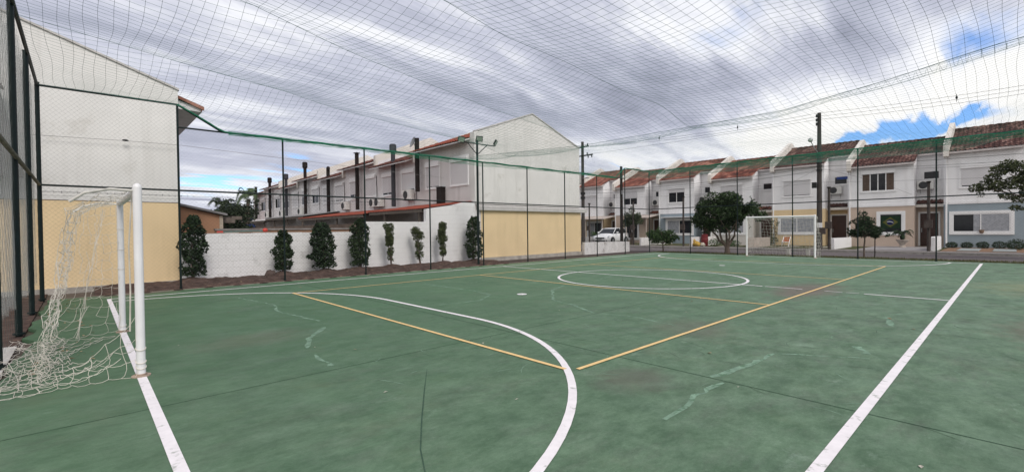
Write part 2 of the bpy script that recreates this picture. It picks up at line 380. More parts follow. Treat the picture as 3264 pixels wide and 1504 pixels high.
# ------------------------------------------------------------------ ground and court
def ground_mat():
    return mat('far_ground', (0.115, 0.095, 0.080), 0.95, 0.1, 0.35, 0.7, bump=0.4, bsc=12, blotch=(0.06, 0.075, 0.035), bthr=0.55, bscale=0.35)
obj('ground', MB().quad((-400, -400, -0.06), (700, -400, -0.06), (700, 700, -0.06), (-400, 700, -0.06)), ground_mat(), kind='structure')

def court_mat():
    m, nt, N, L, P = nodes_of('green_court_paint')
    geo = N.new('ShaderNodeNewGeometry')
    def noise(scale, det, rough, sx=1, sy=1, dist=0.0):
        mp = N.new('ShaderNodeMapping'); mp.inputs['Scale'].default_value = (sx, sy, 1); L.new(geo.outputs['Position'], mp.inputs[0])
        n = N.new('ShaderNodeTexNoise'); n.inputs['Scale'].default_value = scale; n.inputs['Detail'].default_value = det; n.inputs['Roughness'].default_value = rough; n.inputs['Distortion'].default_value = dist
        L.new(mp.outputs[0], n.inputs['Vector']); return n.outputs[0]
    def rng(v, a, b, c=0.0, d=1.0):
        r = N.new('ShaderNodeMapRange'); r.inputs[1].default_value = a; r.inputs[2].default_value = b; r.inputs[3].default_value = c; r.inputs[4].default_value = d; L.new(v, r.inputs[0]); return r.outputs[0]
    def mix(f, a, b):
        x = N.new('ShaderNodeMix'); x.data_type = 'RGBA'
        if isinstance(f, float): x.inputs[0].default_value = f
        else: L.new(f, x.inputs[0])
        for i, c in ((6, a), (7, b)):
            if isinstance(c, tuple): x.inputs[i].default_value = (*c, 1)
            else: L.new(c, x.inputs[i])
        return x.outputs[2]
    def mul(a, b):
        x = N.new('ShaderNodeMath'); x.operation = 'MULTIPLY'; L.new(a, x.inputs[0])
        if isinstance(b, float): x.inputs[1].default_value = b
        else: L.new(b, x.inputs[1])
        return x.outputs[0]
    base = mix(rng(noise(0.5, 6, 0.62, dist=0.4), 0.34, 0.66), COURT_A, COURT_B)
    sp = N.new('ShaderNodeSeparateXYZ'); L.new(geo.outputs['Position'], sp.inputs[0])
    # the half nearest the street is worn paler, and scuffed along the run of play
    wear = rng(sp.outputs[0], -2.0, 16.0)
    base = mix(mul(wear, 0.88), base, mix(rng(noise(0.9, 5, 0.6), 0.35, 0.7), COURT_C, COURT_D))
    # dark rubbed-in dirt in streaks, mostly on the side by the near touchline
    side = rng(sp.outputs[1], 6.0, -2.5)
    scuff = rng(noise(1.0, 9, 0.76, 1.0, 2.2, 0.2), 0.50, 0.64)
    base = mix(mul(scuff, mul(side, 0.85)), base, (0.072, 0.088, 0.066))
    pale = rng(noise(1.0, 9, 0.76, 1.3, 2.6, 0.2), 0.58, 0.70)
    base = mix(mul(pale, mul(side, 0.8)), base, (0.25, 0.34, 0.27))
    blot = rng(noise(0.55, 7, 0.68, dist=0.6), 0.50, 0.62)
    base = mix(mul(blot, mul(rng(sp.outputs[1], 8.0, -1.0, 0.35, 1.0), 0.36)), base, (0.062, 0.092, 0.060))
    mot = rng(noise(1.9, 12, 0.82, 1, 1.5, 0.0), 0.40, 0.62)
    base = mix(mul(rng(sp.outputs[1], 5.5, -1.5, 0.14, 1.0), 0.52), base, mix(mot, (0.055, 0.088, 0.058), (0.205, 0.290, 0.205)))
    warm = rng(noise(1.1, 5, 0.7, 1, 1, 0.4), 0.56, 0.72)
    base = mix(mul(warm, 0.22), base, (0.135, 0.165, 0.085))
    fine = rng(noise(14.0, 5, 0.75), 0.30, 0.72)
    base = mix(mul(fine, 0.34), base, (0.062, 0.112, 0.066))
    spk = rng(noise(60.0, 3, 0.6), 0.66, 0.74)
    base = mix(mul(spk, 0.3), base, (0.20, 0.30, 0.22))
    # reddish stains where the paint has gone: on the halfway line and by the near touchline
    for (sx, sy, rx, ry, amt, col) in [(8.9, 0.15, 2.0, 0.75, 0.8, (0.135, 0.105, 0.088)), (6.0, -4.0, 1.6, 1.0, 0.6, (0.16, 0.115, 0.09)), (12.5, -4.0, 2.2, 1.6, 0.5, (0.21, 0.22, 0.12)),
                                (-2.7, 12.0, 1.0, 0.35, 0.9, (0.10, 0.085, 0.07)), (3.0, 0.1, 0.9, 0.7, 0.35, (0.12, 0.10, 0.08)), (0.3, -0.6, 0.5, 0.4, 0.5, (0.10, 0.09, 0.075)), (-2.0, 4.2, 0.9, 0.6, 0.25, (0.15, 0.12, 0.10))]:
        d = N.new('ShaderNodeVectorMath'); d.operation = 'SUBTRACT'; L.new(geo.outputs['Position'], d.inputs[0]); d.inputs[1].default_value = (sx, sy, 0)
        d2 = N.new('ShaderNodeVectorMath'); d2.operation = 'DIVIDE'; L.new(d.outputs[0], d2.inputs[0]); d2.inputs[1].default_value = (rx, ry, 1)
        ln = N.new('ShaderNodeVectorMath'); ln.operation = 'LENGTH'; L.new(d2.outputs[0], ln.inputs[0])
        ad = N.new('ShaderNodeMath'); ad.operation = 'MULTIPLY_ADD'; L.new(noise(1.7, 6, 0.7, 1, 1.6), ad.inputs[0]); ad.inputs[1].default_value = 1.6; L.new(ln.outputs['Value'], ad.inputs[2])
        base = mix(rng(ad.outputs[0], 1.9, 1.2, 0.0, amt), base, col)
    L.new(base, P.inputs['Base Color'])
    L.new(rng(noise(2.0, 5, 0.6), 0.3, 0.7, 0.55, 0.85), P.inputs['Roughness']); P.inputs['Specular IOR Level'].default_value = 0.35
    bp = N.new('ShaderNodeBump'); bp.inputs['Strength'].default_value = 0.25; bp.inputs['Distance'].default_value = 0.004
    L.new(noise(110.0, 3, 0.6), bp.inputs['Height']); L.new(bp.outputs[0], P.inputs['Normal'])
    return m
COURT_A, COURT_B = (0.038, 0.096, 0.044), (0.058, 0.134, 0.063)
COURT_C, COURT_D = (0.078, 0.158, 0.084), (0.165, 0.262, 0.168)
# slab with a ragged left (field end) edge
cp = [(-4.42, 12.1)]
y = 12.0
while y > -8: cp.append((-4.40 + random.uniform(-0.10, 0.06), y)); y -= 0.35
cp += [(-4.4, -8), (22.55, -8), (22.55, 12.12)]
court = MB(); n = len(cp)
court.poly([(a, b, 0.0) for a, b in reversed(cp)])
for i in range(n):
    a, b = cp[i], cp[(i + 1) % n]; court.quad((a[0], a[1], 0), (b[0], b[1], 0), (b[0], b[1], -0.055), (a[0], a[1], -0.055))
obj('court', court, court_mat(), kind='structure')

LINEW = mat('white_line_paint', (0.72, 0.68, 0.70), 0.7, 0.3, 0.08, 8, blotch=(0.36, 0.37, 0.345), bthr=0.57, bscale=7)
LINEY = mat('yellow_line_paint', (0.70, 0.485, 0.225), 0.7, 0.3, 0.10, 8, blotch=(0.36, 0.33, 0.17), bthr=0.60, bscale=7)
def strip(mb, pts, w, z):
    pts = [Vector((a, b, 0)) for a, b in pts]
    L = []
    for i, p in enumerate(pts):
        t = (pts[min(i + 1, len(pts) - 1)] - pts[max(i - 1, 0)]).normalized(); nrm = Vector((-t.y, t.x, 0))
        ww = w[i] if isinstance(w, list) else w
        L.append((p + nrm * ww / 2, p - nrm * ww / 2))
    for (a, b), (c, d) in zip(L, L[1:]):
        mb.quad((a.x, a.y, z), (b.x, b.y, z), (d.x, d.y, z), (c.x, c.y, z))
def arc(cx, cy, r, a0, a1, n=64): return [(cx + r * math.cos(R_(lerp(a0, a1, i / n))), cy + r * math.sin(R_(lerp(a0, a1, i / n)))) for i in range(n + 1)]
GX0, GX1, SY0, SY1 = -3.37, 21.62, -2.38, 11.2
CYM = 4.55
wl_ = MB()
strip(wl_, [(GX0, SY1 + 0.04), (GX0, -3.2)], 0.08, 0.004)
strip(wl_, [(GX1, SY1), (GX1, SY0 - 0.04)], 0.08, 0.004)
strip(wl_, [(GX0 + 0.04, SY1), (GX1 - 0.04, SY1)], 0.08, 0.0042)
strip(wl_, [(GX0 - 0.6, SY0), (GX1 - 0.04, SY0)], 0.08, 0.0044)
strip(wl_, [(8.98, SY0 + 0.04), (8.98, -0.95)], 0.07, 0.0046)
for ya, yb, ww in ((-0.86, -0.62, 0.03), (-0.55, -0.2, 0.04), (0.26, 1.1, 0.05)): strip(wl_, [(8.98, ya), (8.98, yb)], ww, 0.0046)
strip(wl_, [(8.98, 1.16), (8.98, SY1 - 0.04)], 0.07, 0.0046)
strip(wl_, arc(9.0, 4.45, 2.75, 0, 360, 96), 0.075, 0.0050)
# goal areas: quarter circles round the posts joined by a straight run
def area(gx, s):
    out = []
    for i in range(31): t = i / 30; r = lerp(4.33, 4.50, t); an = R_(90 * (1 - t)); out.append((gx + s * r * math.cos(an), 6.24 + r * math.sin(an)))
    for i in range(31): t = i / 30; r = lerp(4.53, 4.68, t); an = R_(90 * t); out.append((gx + s * r * math.cos(an), 3.17 - r * math.sin(an)))
    return out
strip(wl_, area(GX0, 1), 0.08, 0.0054)
strip(wl_, area(GX1, -1), 0.08, 0.0054)
for px in (3.78, 14.85): wl_.poly([(px + 0.12 * math.cos(a * 0.3927), 4.66 + 0.12 * math.sin(a * 0.3927), 0.0048) for a in range(16)])
obj('court_lines', wl_, LINEW, kind='structure')
yl_ = MB()
strip(yl_, [(0.03, 0.10), (0.03, 8.97)], 0.058, 0.0080)
strip(yl_, [(18.0, 0.0), (18.0, 8.97)], 0.058, 0.0080)
strip(yl_, [(0.12, 0.0), (17.97, 0.0)], 0.055, 0.0084)
strip(yl_, [(0.0, 9.0), (18.02, 9.0)], 0.058, 0.0084)
strip(yl_, [(6.0, 0.03), (6.0, 8.97)], 0.058, 0.0080)
strip(yl_, [(12.0, 0.03), (12.0, 8.97)], 0.058, 0.0080)
obj('volleyball_lines', yl_, LINEY, kind='structure')
jt = MB()
strip(jt, [(-4.4, 1.91), (22.5, 1.85)], 0.008, 0.0022)
strip(jt, [(0.90, 12.0), (0.85, -3.0), (0.85, -7.9)], 0.010, 0.0026)
strip(jt, [(7.2, 12.0), (7.2, 10.8)], 0.012, 0.0026)
obj('slab_joint_lines', jt, mat('dark_joint', (0.035, 0.070, 0.046), 0.9, 0.1, 0.3, 6), kind='structure')
def wiggle(pts, seg=0.12, amp=0.025):
    out = []
    for (x0, y0), (x1, y1) in zip(pts, pts[1:]):
        n = max(1, int(math.hypot(x1 - x0, y1 - y0) / seg))
        for i in range(n): out.append((lerp(x0, x1, i / n) + random.uniform(-amp, amp), lerp(y0, y1, i / n) + random.uniform(-amp, amp)))
    out.append(pts[-1]); return out
sm_ = MB(); strip(sm_, [(-1.05, 1.17), (-1.4, 0.66), (-1.81, 0.05), (-2.1, -0.40), (-2.35, -0.9)], [0.003, 0.010, 0.012, 0.010, 0.006], 0.0030)
obj('skid_mark', sm_, mat('rubber_skid', (0.040, 0.078, 0.052), 0.8, 0.2, 0.25, 9), kind='structure')
CRACKS = [([(-1.14, 9.18), (-0.85, 7.31), (-1.07, 6.42), (-0.84, 4.87)], 0.06), ([(-0.95, 4.32), (-1.45, 3.65), (-1.66, 3.11)], 0.09), ([(-1.72, 2.73), (-1.75, 2.08)], 0.08),
    ([(3.36, 8.34), (3.4, 5.91), (3.21, 5.14), (2.5, 4.64), (1.53, 4.77)], 0.07), ([(5.72, 5.04), (4.81, 4.62), (3.67, 3.58), (3.4, 2.79), (2.96, 1.9)], 0.08),
    ([(-0.4, -1.3), (-0.19, -1.32), (0.25, -1.26), (0.8, -1.28)], 0.07), ([(0.89, -1.12), (1.34, -1.2), (1.7, -1.25), (2.3, -1.26)], 0.09), ([(2.3, -1.26), (2.81, -2.1)], 0.06),
    ([(3.04, 1.78), (3.17, 1.12), (2.95, 0.34)], 0.06), ([(3.39, -1.88), (3.03, -2.03)], 0.10), ([(7.15, -2.26), (6.3, -1.77)], 0.07), ([(6.01, -1.79), (5.18, -1.97)], 0.10),
    ([(7.77, -0.4), (8.63, -0.91)], 0.05), ([(9.77, -0.99), (9.34, -1.23)], 0.06), ([(7.76, 3.26), (8.56, 3.41), (9.81, 3.57)], 0.06), ([(10.5, 3.0), (9.6, 2.2), (9.9, 1.2)], 0.06),
    ([(13.5, -0.8), (12.6, -1.4), (13.8, -1.9)], 0.07), ([(16.5, 0.2), (15.2, -1.1), (16.8, -1.6)], 0.07), ([(7.4, 5.2), (8.8, 5.6), (10.2, 5.3)], 0.05), ([(4.4, 7.4), (5.6, 7.9)], 0.05)]
rp_ = MB()
for pts, w in CRACKS:
    q = wiggle(pts); strip(rp_, q, [w * random.uniform(0.25, 1.05) for _ in q], 0.0014)
obj('crack_fill_marks', rp_, mat('pale_green_filler', (0.158, 0.245, 0.180), 0.8, 0.2, 0.3, 7, blotch=(0.085, 0.155, 0.095), bthr=0.50, bscale=9), kind='structure')

# short scratches and rubs left by play, most of them by the near touchline
def scratches(n, w, ylo, yhi, lmax):
    mb = MB()
    for _ in range(n):
        x = random.uniform(-2.5, 20); y = ylo + (yhi - ylo) * random.random() ** 1.4
        if math.hypot(x + 3.8, y + 3.2) < 4.5: continue
        a = random.gauss(1.2, 0.9); L = random.uniform(0.08, lmax); k = random.gauss(0, 0.4)
        pts = [(x + L * t * math.cos(a + k * t), y + L * t * math.sin(a + k * t)) for t in (0, 0.25, 0.5, 0.75, 1.0)]
        ww = w * random.uniform(0.4, 1.6); strip(mb, pts, [ww * 0.2, ww, ww * 0.8, ww, ww * 0.1], 0.0018)
    return mb
obj('dark_scuff_marks', scratches(420, 0.006, -6.0, 7.0, 0.6), mat('dark_scuff', (0.070, 0.112, 0.074), 0.85, 0.2, 0.3, 9), kind='structure')
obj('pale_scuff_marks', scratches(330, 0.014, -6.0, 4.0, 0.45), mat('pale_scuff', (0.140, 0.218, 0.155), 0.85, 0.2, 0.3, 9), kind='structure')
chips = MB()
for _ in range(70): chips.leaf((random.uniform(-3, 16), random.uniform(-5, 10), 0.006), random.uniform(0.02, 0.045), up=9)
obj('paint_chips', chips, mat('pale_chip', (0.45, 0.42, 0.36), 0.9, 0.1, 0.3, 9), kind='stuff', label='small pale chips and crumbs scattered over the green court', cat='debris')
# soil bank, heaped at the foot of the shrubs
SHRUBS = [  # x, height, half width, density, lean, kind
    (-1.38, 1.98, 0.36, 1.0, 0.05, 0), (1.16, 1.52, 0.33, 0.75, 0.0, 1), (2.50, 1.76, 0.42, 1.25, -0.05, 0), (3.88, 1.90, 0.40, 1.15, 0.0, 1),
    (5.15, 1.80, 0.23, 0.55, 0.0, 2), (6.46, 1.76, 0.26, 0.36, -0.12, 2), (7.58, 1.88, 0.29, 0.65, 0.0, 2), (9.28, 2.05, 0.44, 1.1, 0.05, 1)]
def bank_h(x, y):
    h = 0.03 + 0.05 * max(0.0, min(1.0, (y - 12.2) / 1.2))
    for sx, *_ in SHRUBS: h += 0.12 * math.exp(-((x - sx) / 0.45) ** 2 - ((y - 13.45) / 0.40) ** 2)
    h += 0.028 * math.sin(x * 5.1 + y * 3) * math.sin(x * 2.3 - y * 4.7)
    if y < 12.35: h = min(h, -0.012 + 0.03 * math.sin(x * 9))
    return h
bk = MB(); nx, ny = 150, 16
for i in range(nx + 1):
    for j in range(ny + 1):
        x = lerp(-3.6, 10.4, i / nx); y = lerp(12.0, 14.2, j / ny); bk.v.append((x, y, bank_h(x, y) + (random.uniform(-0.012, 0.02) if y > 12.3 else 0)))
for i in range(nx):
    for j in range(ny):
        a = i * (ny + 1) + j; bk.f.append((a, a + ny + 1, a + ny + 2, a + 1))
obj('soil_bank', bk, SOIL, kind='structure')
obj('asphalt_path', MB().box(10.3, 23.0, 12.14, 14.2, -0.05, -0.015), mat('dark_asphalt_path', (0.075, 0.060, 0.056), 0.95, 0.1, 0.3, 3, bump=0.5, bsc=40, blotch=(0.13, 0.11, 0.10), bthr=0.62, bscale=2), kind='structure')
obj('kerb_strip', MB().box(-4.4, 22.5, 12.10, 12.16, -0.05, 0.006), mat('worn_slab_edge', (0.24, 0.22, 0.18), 0.95, 0.1, 0.35, 4), kind='structure')
obj('earth_strip', MB().box(-9.0, -4.50, 3.9, 14.2, -0.09, -0.03), SOIL, kind='structure')
obj('concrete_apron', MB().poly([(-4.50, 3.5, -0.012), (-4.50, 6.2, -0.012), (-6.2, 6.5, -0.012), (-7.0, 3.0, -0.012)][::-1]), mat('pale_concrete', (0.46, 0.44, 0.42), 0.95, 0.1, 0.15, 3), kind='structure')
obj('verge', MB().box(22.55, 23.5, -12, 12.4, -0.05, -0.008), mat('verge_earth', (0.075, 0.072, 0.035), 0.95, 0.1, 0.4, 4), kind='structure')
ROADM = mat('road_asphalt', (0.120, 0.104, 0.106), 0.95, 0.15, 0.2, 1.2, bump=0.5, bsc=60, blotch=(0.16, 0.14, 0.135), bthr=0.6, bscale=0.8)
obj('road', MB().box(23.5, 28.55, -40, 60, -0.06, -0.02), ROADM, kind='structure')
kb = MB()
y = -30.0
while y < 50: kb.box(28.55, 28.70, y, y + 0.985, -0.06, 0.10); y += 1.0
obj('kerb', kb, mat('kerb_stone', (0.25, 0.235, 0.225), 0.9, 0.15, 0.2, 4), kind='structure')
obj('pavement', MB().box(28.70, 30.2, -40, 60, -0.06, 0.09), mat('pavement_concrete', (0.20, 0.18, 0.175), 0.92, 0.15, 0.2, 2, blotch=(0.12, 0.11, 0.10), bthr=0.6, bscale=1.5), kind='structure')
obj('front_yard', MB().box(30.2, 37.5, -40, 60, -0.06, 0.07), mat('yard_grass', (0.060, 0.066, 0.030), 0.95, 0.1, 0.45, 2.2, bump=0.5, blotch=(0.15, 0.11, 0.08), bthr=0.52, bscale=1.1), kind='structure')
obj('driveway', MB().box(30.2, 36.0, -0.2, 3.2, 0.0, 0.105), mat('driveway_concrete', (0.26, 0.245, 0.25), 0.9, 0.15, 0.15, 2), kind='structure')
obj('garden_bed', MB().box(30.2, 36.0, -9, -0.5, 0.0, 0.10), mat('bark_chip_bed', (0.20, 0.125, 0.085), 0.95, 0.1, 0.5, 9, bump=0.8), kind='structure')
sl = MB()
for cy in (-1.55, -2.9, -5.2): sl.prism([(30.6, 0.10), (33.8, 0.10), (33.8, 0.135), (30.6, 0.135)], cy - 0.42, cy + 0.42)
obj('path', sl, mat('stepping_slab', (0.25, 0.27, 0.27), 0.9, 0.2, 0.1, 3), kind='structure')
sl = MB()
for (xa, xb, ya, yb) in [(31.0, 34.8, 5.2, 5.7), (31.3, 34.2, 7.2, 7.7), (30.6, 33.6, 8.7, 9.1), (31.0, 35.5, 11.0, 11.6)]:
    sl.poly([(xa, ya + 0.3, 0.085), (xb, ya - 0.1, 0.085), (xb, yb - 0.1, 0.085), (xa, yb + 0.3, 0.085)])
obj('garden_path', sl, mat('garden_path_slab', (0.34, 0.31, 0.28), 0.9, 0.2, 0.15, 3), kind='structure')
gr = MB()
for _ in range(5200):
    x = 22.6 + 0.95 * random.random() ** 1.3; y = random.uniform(-6, 12.3); h = random.uniform(0.03, 0.10); a = random.uniform(0, 6.28); w = 0.012
    gr.poly([(x - w * math.cos(a), y - w * math.sin(a), -0.008), (x + w * math.cos(a), y + w * math.sin(a), -0.008), (x + random.uniform(-.03, .03), y + random.uniform(-.03, .03), h)])
obj('verge_grass', gr, leafmat('dry_grass', (0.055, 0.060, 0.020), (0.17, 0.16, 0.075), 0.2), kind='stuff', label='thin dry grass on the verge behind the far goal', cat='grass')
lf = MB()
for _ in range(420):
    q = random.random()
    if q < 0.40: p = (random.uniform(-4.35, -3.7) , random.uniform(4, 12))
    elif q < 0.75: p = (random.uniform(-3, 22), 12.1 + random.gauss(0.1, 0.35))
    elif q < 0.85: p = (random.uniform(-3, 20), random.uniform(-3, 12))
    else: p = (random.uniform(-2, 10), random.uniform(12.4, 13.9))
    z = bank_h(*p) + 0.012 if p[1] > 12.2 and p[0] < 10 else 0.008
    lf.leaf((p[0], p[1], max(z, 0.008)), random.uniform(0.03, 0.07), up=5)
obj('fallen_leaves', lf, L_DRY, kind='stuff', label='dry fallen leaves scattered along the edges of the green court', cat='leaves')
obj('hill', MB().ell((60, 300, -1), 16, 12, 18.5, 24, 8, 0.05, True), mat('far_hill', (0.045, 0.055, 0.075), 0.95, 0.1, 0.2, 0.05), kind='structure', sm=True)

# ------------------------------------------------------------------ fences round the court
def mesh_panel(mb, O, A, width, z0, z1, cell=0.075, r=0.0010):
    """woven wire: two sets of straight diagonal wires between two posts"""
    O, A = Vector(O), Vector(A).normalized(); Nn = Vector((-A.y, A.x, 0)); H = z1 - z0; step = cell * math.sqrt(2)
    def wire(p, q, side):
        p, q = p + Nn * side, q + Nn * side
        d = (q - p).normalized(); u = Nn * r; w = d.cross(Nn) * r; n = len(mb.v)
        for c in (p, q): mb.v += [tuple(c + u), tuple(c - u * 0.5 + w * 0.87), tuple(c - u * 0.5 - w * 0.87)]
        mb.f += [(n, n + 1, n + 4, n + 3), (n + 1, n + 2, n + 5, n + 4), (n + 2, n, n + 3, n + 5)]
    for sg in (1, -1):
        k = -H
        while k < width:
            s0, s1 = max(k, 0), min(k + H, width)
            if s1 > s0:
                za, zb = s0 - k, s1 - k
                if sg < 0: za, zb = H - za, H - zb
                wire(O + A * s0 + U0 * (z0 + za), O + A * s1 + U0 * (z0 + zb), 0.0012 * sg)
            k += step
FY, FX0, FX1 = 12.3, -4.52, 22.3
ZT_LOW, ZT_HI, ZMID = 4.42, 5.03, 2.70
px_ = [FX0 + 2.68 * k for k in range(10)]; px_[-1] = 19.62; px_.append(FX1)
sf = thing('side_fence', (9, FY, 0), 'long green mesh fence in front of the shrubs and white block wall', 'fence')
def post(parent, x, y, h, r=0.027):
    mb = tube([(x, y, -0.05), (x, y, h)], r, 8); mb.tube([(x, y, h), (x, y, h + 0.012)], r * 1.15, 8); mb.tube([(x, y, 0), (x, y, 0.03)], r * 1.7, 8)
    return obj('post', mb, GREEN, parent, sm=False)
for k, x in enumerate(px_):
    if k in (0, 10): continue
    post(sf, x, FY, ZT_HI if k in (1, 9) else ZT_LOW)
obj('top_rail', tube([(FX0, FY, ZT_HI), (px_[1], FY, ZT_HI)], 0.027, 8), GREEN, sf)
obj('top_rail', tube([(px_[1], FY, ZT_LOW), (px_[9], FY, ZT_LOW)], 0.024, 8), GREEN, sf)
obj('top_rail', tube([(px_[9], FY, ZT_HI), (FX1, FY, ZT_HI)], 0.024, 8), GREEN, sf)
obj('brace', tube([(px_[1], FY, ZT_HI), (px_[1] + 1.05, FY, ZT_LOW)], 0.024, 8), GREEN, sf)
obj('brace', tube([(px_[9], FY, ZT_HI), (px_[9] - 1.0, FY, ZT_LOW)], 0.024, 8), GREEN, sf)
obj('middle_rail', tube([(FX0, FY, ZMID), (FX1, FY, ZMID - 0.02)], 0.024, 8), GREEN, sf)
wm = MB()
for k in range(10):
    mesh_panel(wm, (px_[k], FY + 0.035, 0), (1, 0, 0), px_[k + 1] - px_[k], 0.03, ZT_HI if k in (0, 9) else ZT_LOW)
obj('wire_mesh', wm, WIRE, sf)

ff = thing('far_fence', (FX1, 4, 0), 'green mesh fence behind the far goal, along the street', 'fence')
fy_ = [FY - 2.665 * k for k in range(8)]
for k, y in enumerate(fy_): post(ff, FX1, y, ZT_HI if k else ZT_HI + 0.05)
obj('top_rail', tube([(FX1, FY, ZT_HI), (FX1, fy_[1], ZT_HI - 0.02), (FX1, fy_[-1], ZT_HI + 0.03)], 0.027, 8), GREEN, ff)
obj('middle_rail', tube([(FX1, FY, ZMID - 0.02), (FX1, fy_[-1], ZMID)], 0.024, 8), GREEN, ff)
wm = MB(); mesh_panel(wm, (FX1 + 0.035, fy_[-1], 0), (0, 1, 0), FY - fy_[-1], 0.03, ZT_HI)
obj('wire_mesh', wm, WIRE, ff)

ef = thing('end_fence', (FX0, 8, 0), 'green mesh fence hung with grey shade cloth behind the near goal', 'fence')
for y in (12.3, 9.78, 7.18, 4.72, 2.1): post(ef, FX0 - (0.03 if y < 12 else 0), y, ZT_HI + 0.05, 0.042)
obj('top_rail', tube([(FX0, FY, ZT_HI), (FX0, 1.5, ZT_HI + 0.06)], 0.03, 8), GREEN, ef)
obj('middle_rail', tube([(FX0, FY, ZMID), (FX0, 1.5, ZMID + 0.02)], 0.032, 8), mat('weathered_green_rail', (0.13, 0.12, 0.095), 0.8, 0.2, 0.4, 9), ef)
wm = MB(); mesh_panel(wm, (FX0 - 0.04, 2.1, 0), (0, 1, 0), FY - 2.1, 0.03, ZT_HI, 0.20, 0.0012)
obj('wire_mesh', wm, WIRE, ef)
cl = MB(); ny, nz = 120, 20
for i in range(ny + 1):
    for j in range(nz + 1):
        y = lerp(2.2, 12.2, i / ny); z = lerp(0.42, 4.96, j / nz)
        cl.v.append((FX0 - 0.10 - 0.045 * math.sin(y * 7 + 0.4 * z) - 0.03 * math.sin(y * 17 + z), y, z))
for i in range(ny):
    for j in range(nz):
        a = i * (nz + 1) + j; cl.f.append((a, a + nz + 1, a + nz + 2, a + 1))
obj('shade_cloth', cl, clothmat('grey_shade_cloth', (0.46, 0.475, 0.46), 0.20), ef, sm=True)

# floodlight mast at the halfway line
fl = thing('floodlight_mast', (8.85, 12.62, 0), 'dark mast with three floodlights rising above the fence at halfway', 'floodlight')
obj('pole', tube([(8.85, 12.62, -0.05), (8.85, 12.62, 5.40)], 0.05, 10), GREEN, fl)
obj('crossarm', tube([(8.0, 12.62, 5.24), (9.82, 12.62, 5.26)], 0.022, 8), GREEN, fl)
for s in (-0.52, 0.55): obj('brace', tube([(8.85, 12.62, 4.78), (8.85 + s, 12.62, 5.24)], 0.018, 6), GREEN, fl)
LENS = mat('floodlight_lens', (0.30, 0.36, 0.30), 0.25, 0.5, 0.1, 8)
for (x, z, tz, tr) in [(7.95, 5.33, -15, 12), (8.92, 5.47, -30, 8), (9.85, 5.40, 35, 20)]:
    M_ = Matrix.Translation((x, 12.55, z)) @ Matrix.Rotation(R_(tz), 4, 'Z') @ Matrix.Rotation(R_(28), 4, 'X') @ Matrix.Rotation(R_(tr * 0.4), 4, 'Y')
    b = MB().box(-0.145, 0.145, -0.03, 0.03, -0.115, 0.115)
    for i in range(5): b.box(-0.12, 0.12, 0.03, 0.06, -0.09 + i * 0.045, -0.075 + i * 0.045)
    b.tube([(-0.15, 0.0, -0.02), (-0.15, 0.02, -0.16), (0.15, 0.02, -0.16), (0.15, 0.0, -0.02)], 0.010, 5)
    b.v = [tuple(M_ @ Vector(p)) for p in b.v]
    f = obj('floodlight', b, BLACK, fl)
    c = MB().box(-0.122, 0.122, -0.036, -0.0302, -0.094, 0.094); c.v = [tuple(M_ @ Vector(p)) for p in c.v]
    obj('lens', c, LENS, f)

# ------------------------------------------------------------------ net over the court
def rope_z(y): return interp(y, [(-3.6, 4.95), (-2.9, 4.86), (-1.24, 4.58), (0.7, 4.34), (6.6, 4.36), (7, 4.37), (12.3, 4.70)])
XR = 8.8
def zbase(x, y):
    if x < XR: a = interp(x, [(FX0, 5.03), (-2.0, 4.95), (0.5, 4.78), (3.5, 4.66), (6.5, 4.55), (XR, 4.44)])
    else: a = interp(x, [(XR, 4.44), (12, 4.30), (17, 4.24), (20.3, 4.33), (21.3, 4.55), (FX1, 5.02)])
    return a
def edge_z(x): return interp(x, [(px_[1], ZT_HI), (px_[1] + 1.05, ZT_LOW), (px_[9] - 1.0, ZT_LOW), (px_[9], ZT_HI)])
RIDGES = [  # fold lines where ropes carry the net: x -> y
    [(FX0, -1.0), (XR, -0.4)],
    [(FX0, 1.9), (0.3, 2.35), (1.4, 2.55), (3.0, 2.55), (5.2, 2.75), (XR, 2.6)],
    [(FX0, 4.3), (-1.9, 4.55), (-0.3, 5.05), (1.2, 5.35), (4.0, 5.95), (XR, 6.6)],
    [(FX0, 7.55), (-2.1, 8.25), (-0.2, 8.45), (1.3, 8.95), (3.8, 9.3), (XR, 9.9)]]
def net_z(x, y):
    zb = zbase(x, y)
    if x <= XR:
        ys = [-3.6] + [interp(x, r) for r in RIDGES] + [FY]
        zs = [4.95] + [zb] * 4 + [edge_z(x)]
        if y <= ys[0]: z = zs[0]
        elif y >= ys[-1]: z = zs[-1]
        else:
            for i in range(len(ys) - 1):
                if y <= ys[i + 1]:
                    t = (y - ys[i]) / (ys[i + 1] - ys[i]); sag = 0.145 * (ys[i + 1] - ys[i]) ** 1.0 * 0.55
                    tt = t ** 0.8
                    fx = min(1.0, (x - FX0) / 2.2) ** 0.7 if x < FX0 + 2.2 else 1.0
                    z = lerp(zs[i], zs[i + 1], t) - sag * 4 * tt * (1 - tt) * fx * (0.85 + 0.15 * math.sin(x * 0.8 + i)); break
        k = max(0.0, min(1.0, (x - 6.4) / (XR - 6.4)))
        k = k * k
        return lerp(z, rope_z(y), k) - 0.22 * 4 * k * (1 - k) * min(1, max(0, (FY - y) / 2))
    k = max(0.0, 1 - (x - XR) / 5.0); k = k ** 1.6
    zz = lerp(zb, rope_z(y), k)
    e = max(0.0, 1 - (FY - y) / 2.2) ** 2
    zz = lerp(zz, edge_z(x) - 0.02, e)
    e = max(0.0, 1 - (y + 3.6) / 2.0) ** 2
    zz = lerp(zz, 4.95, e)
    return zz + 0.05 * math.sin(x * 0.9 + y * 0.5) * min(1, (FX1 - x) / 3)
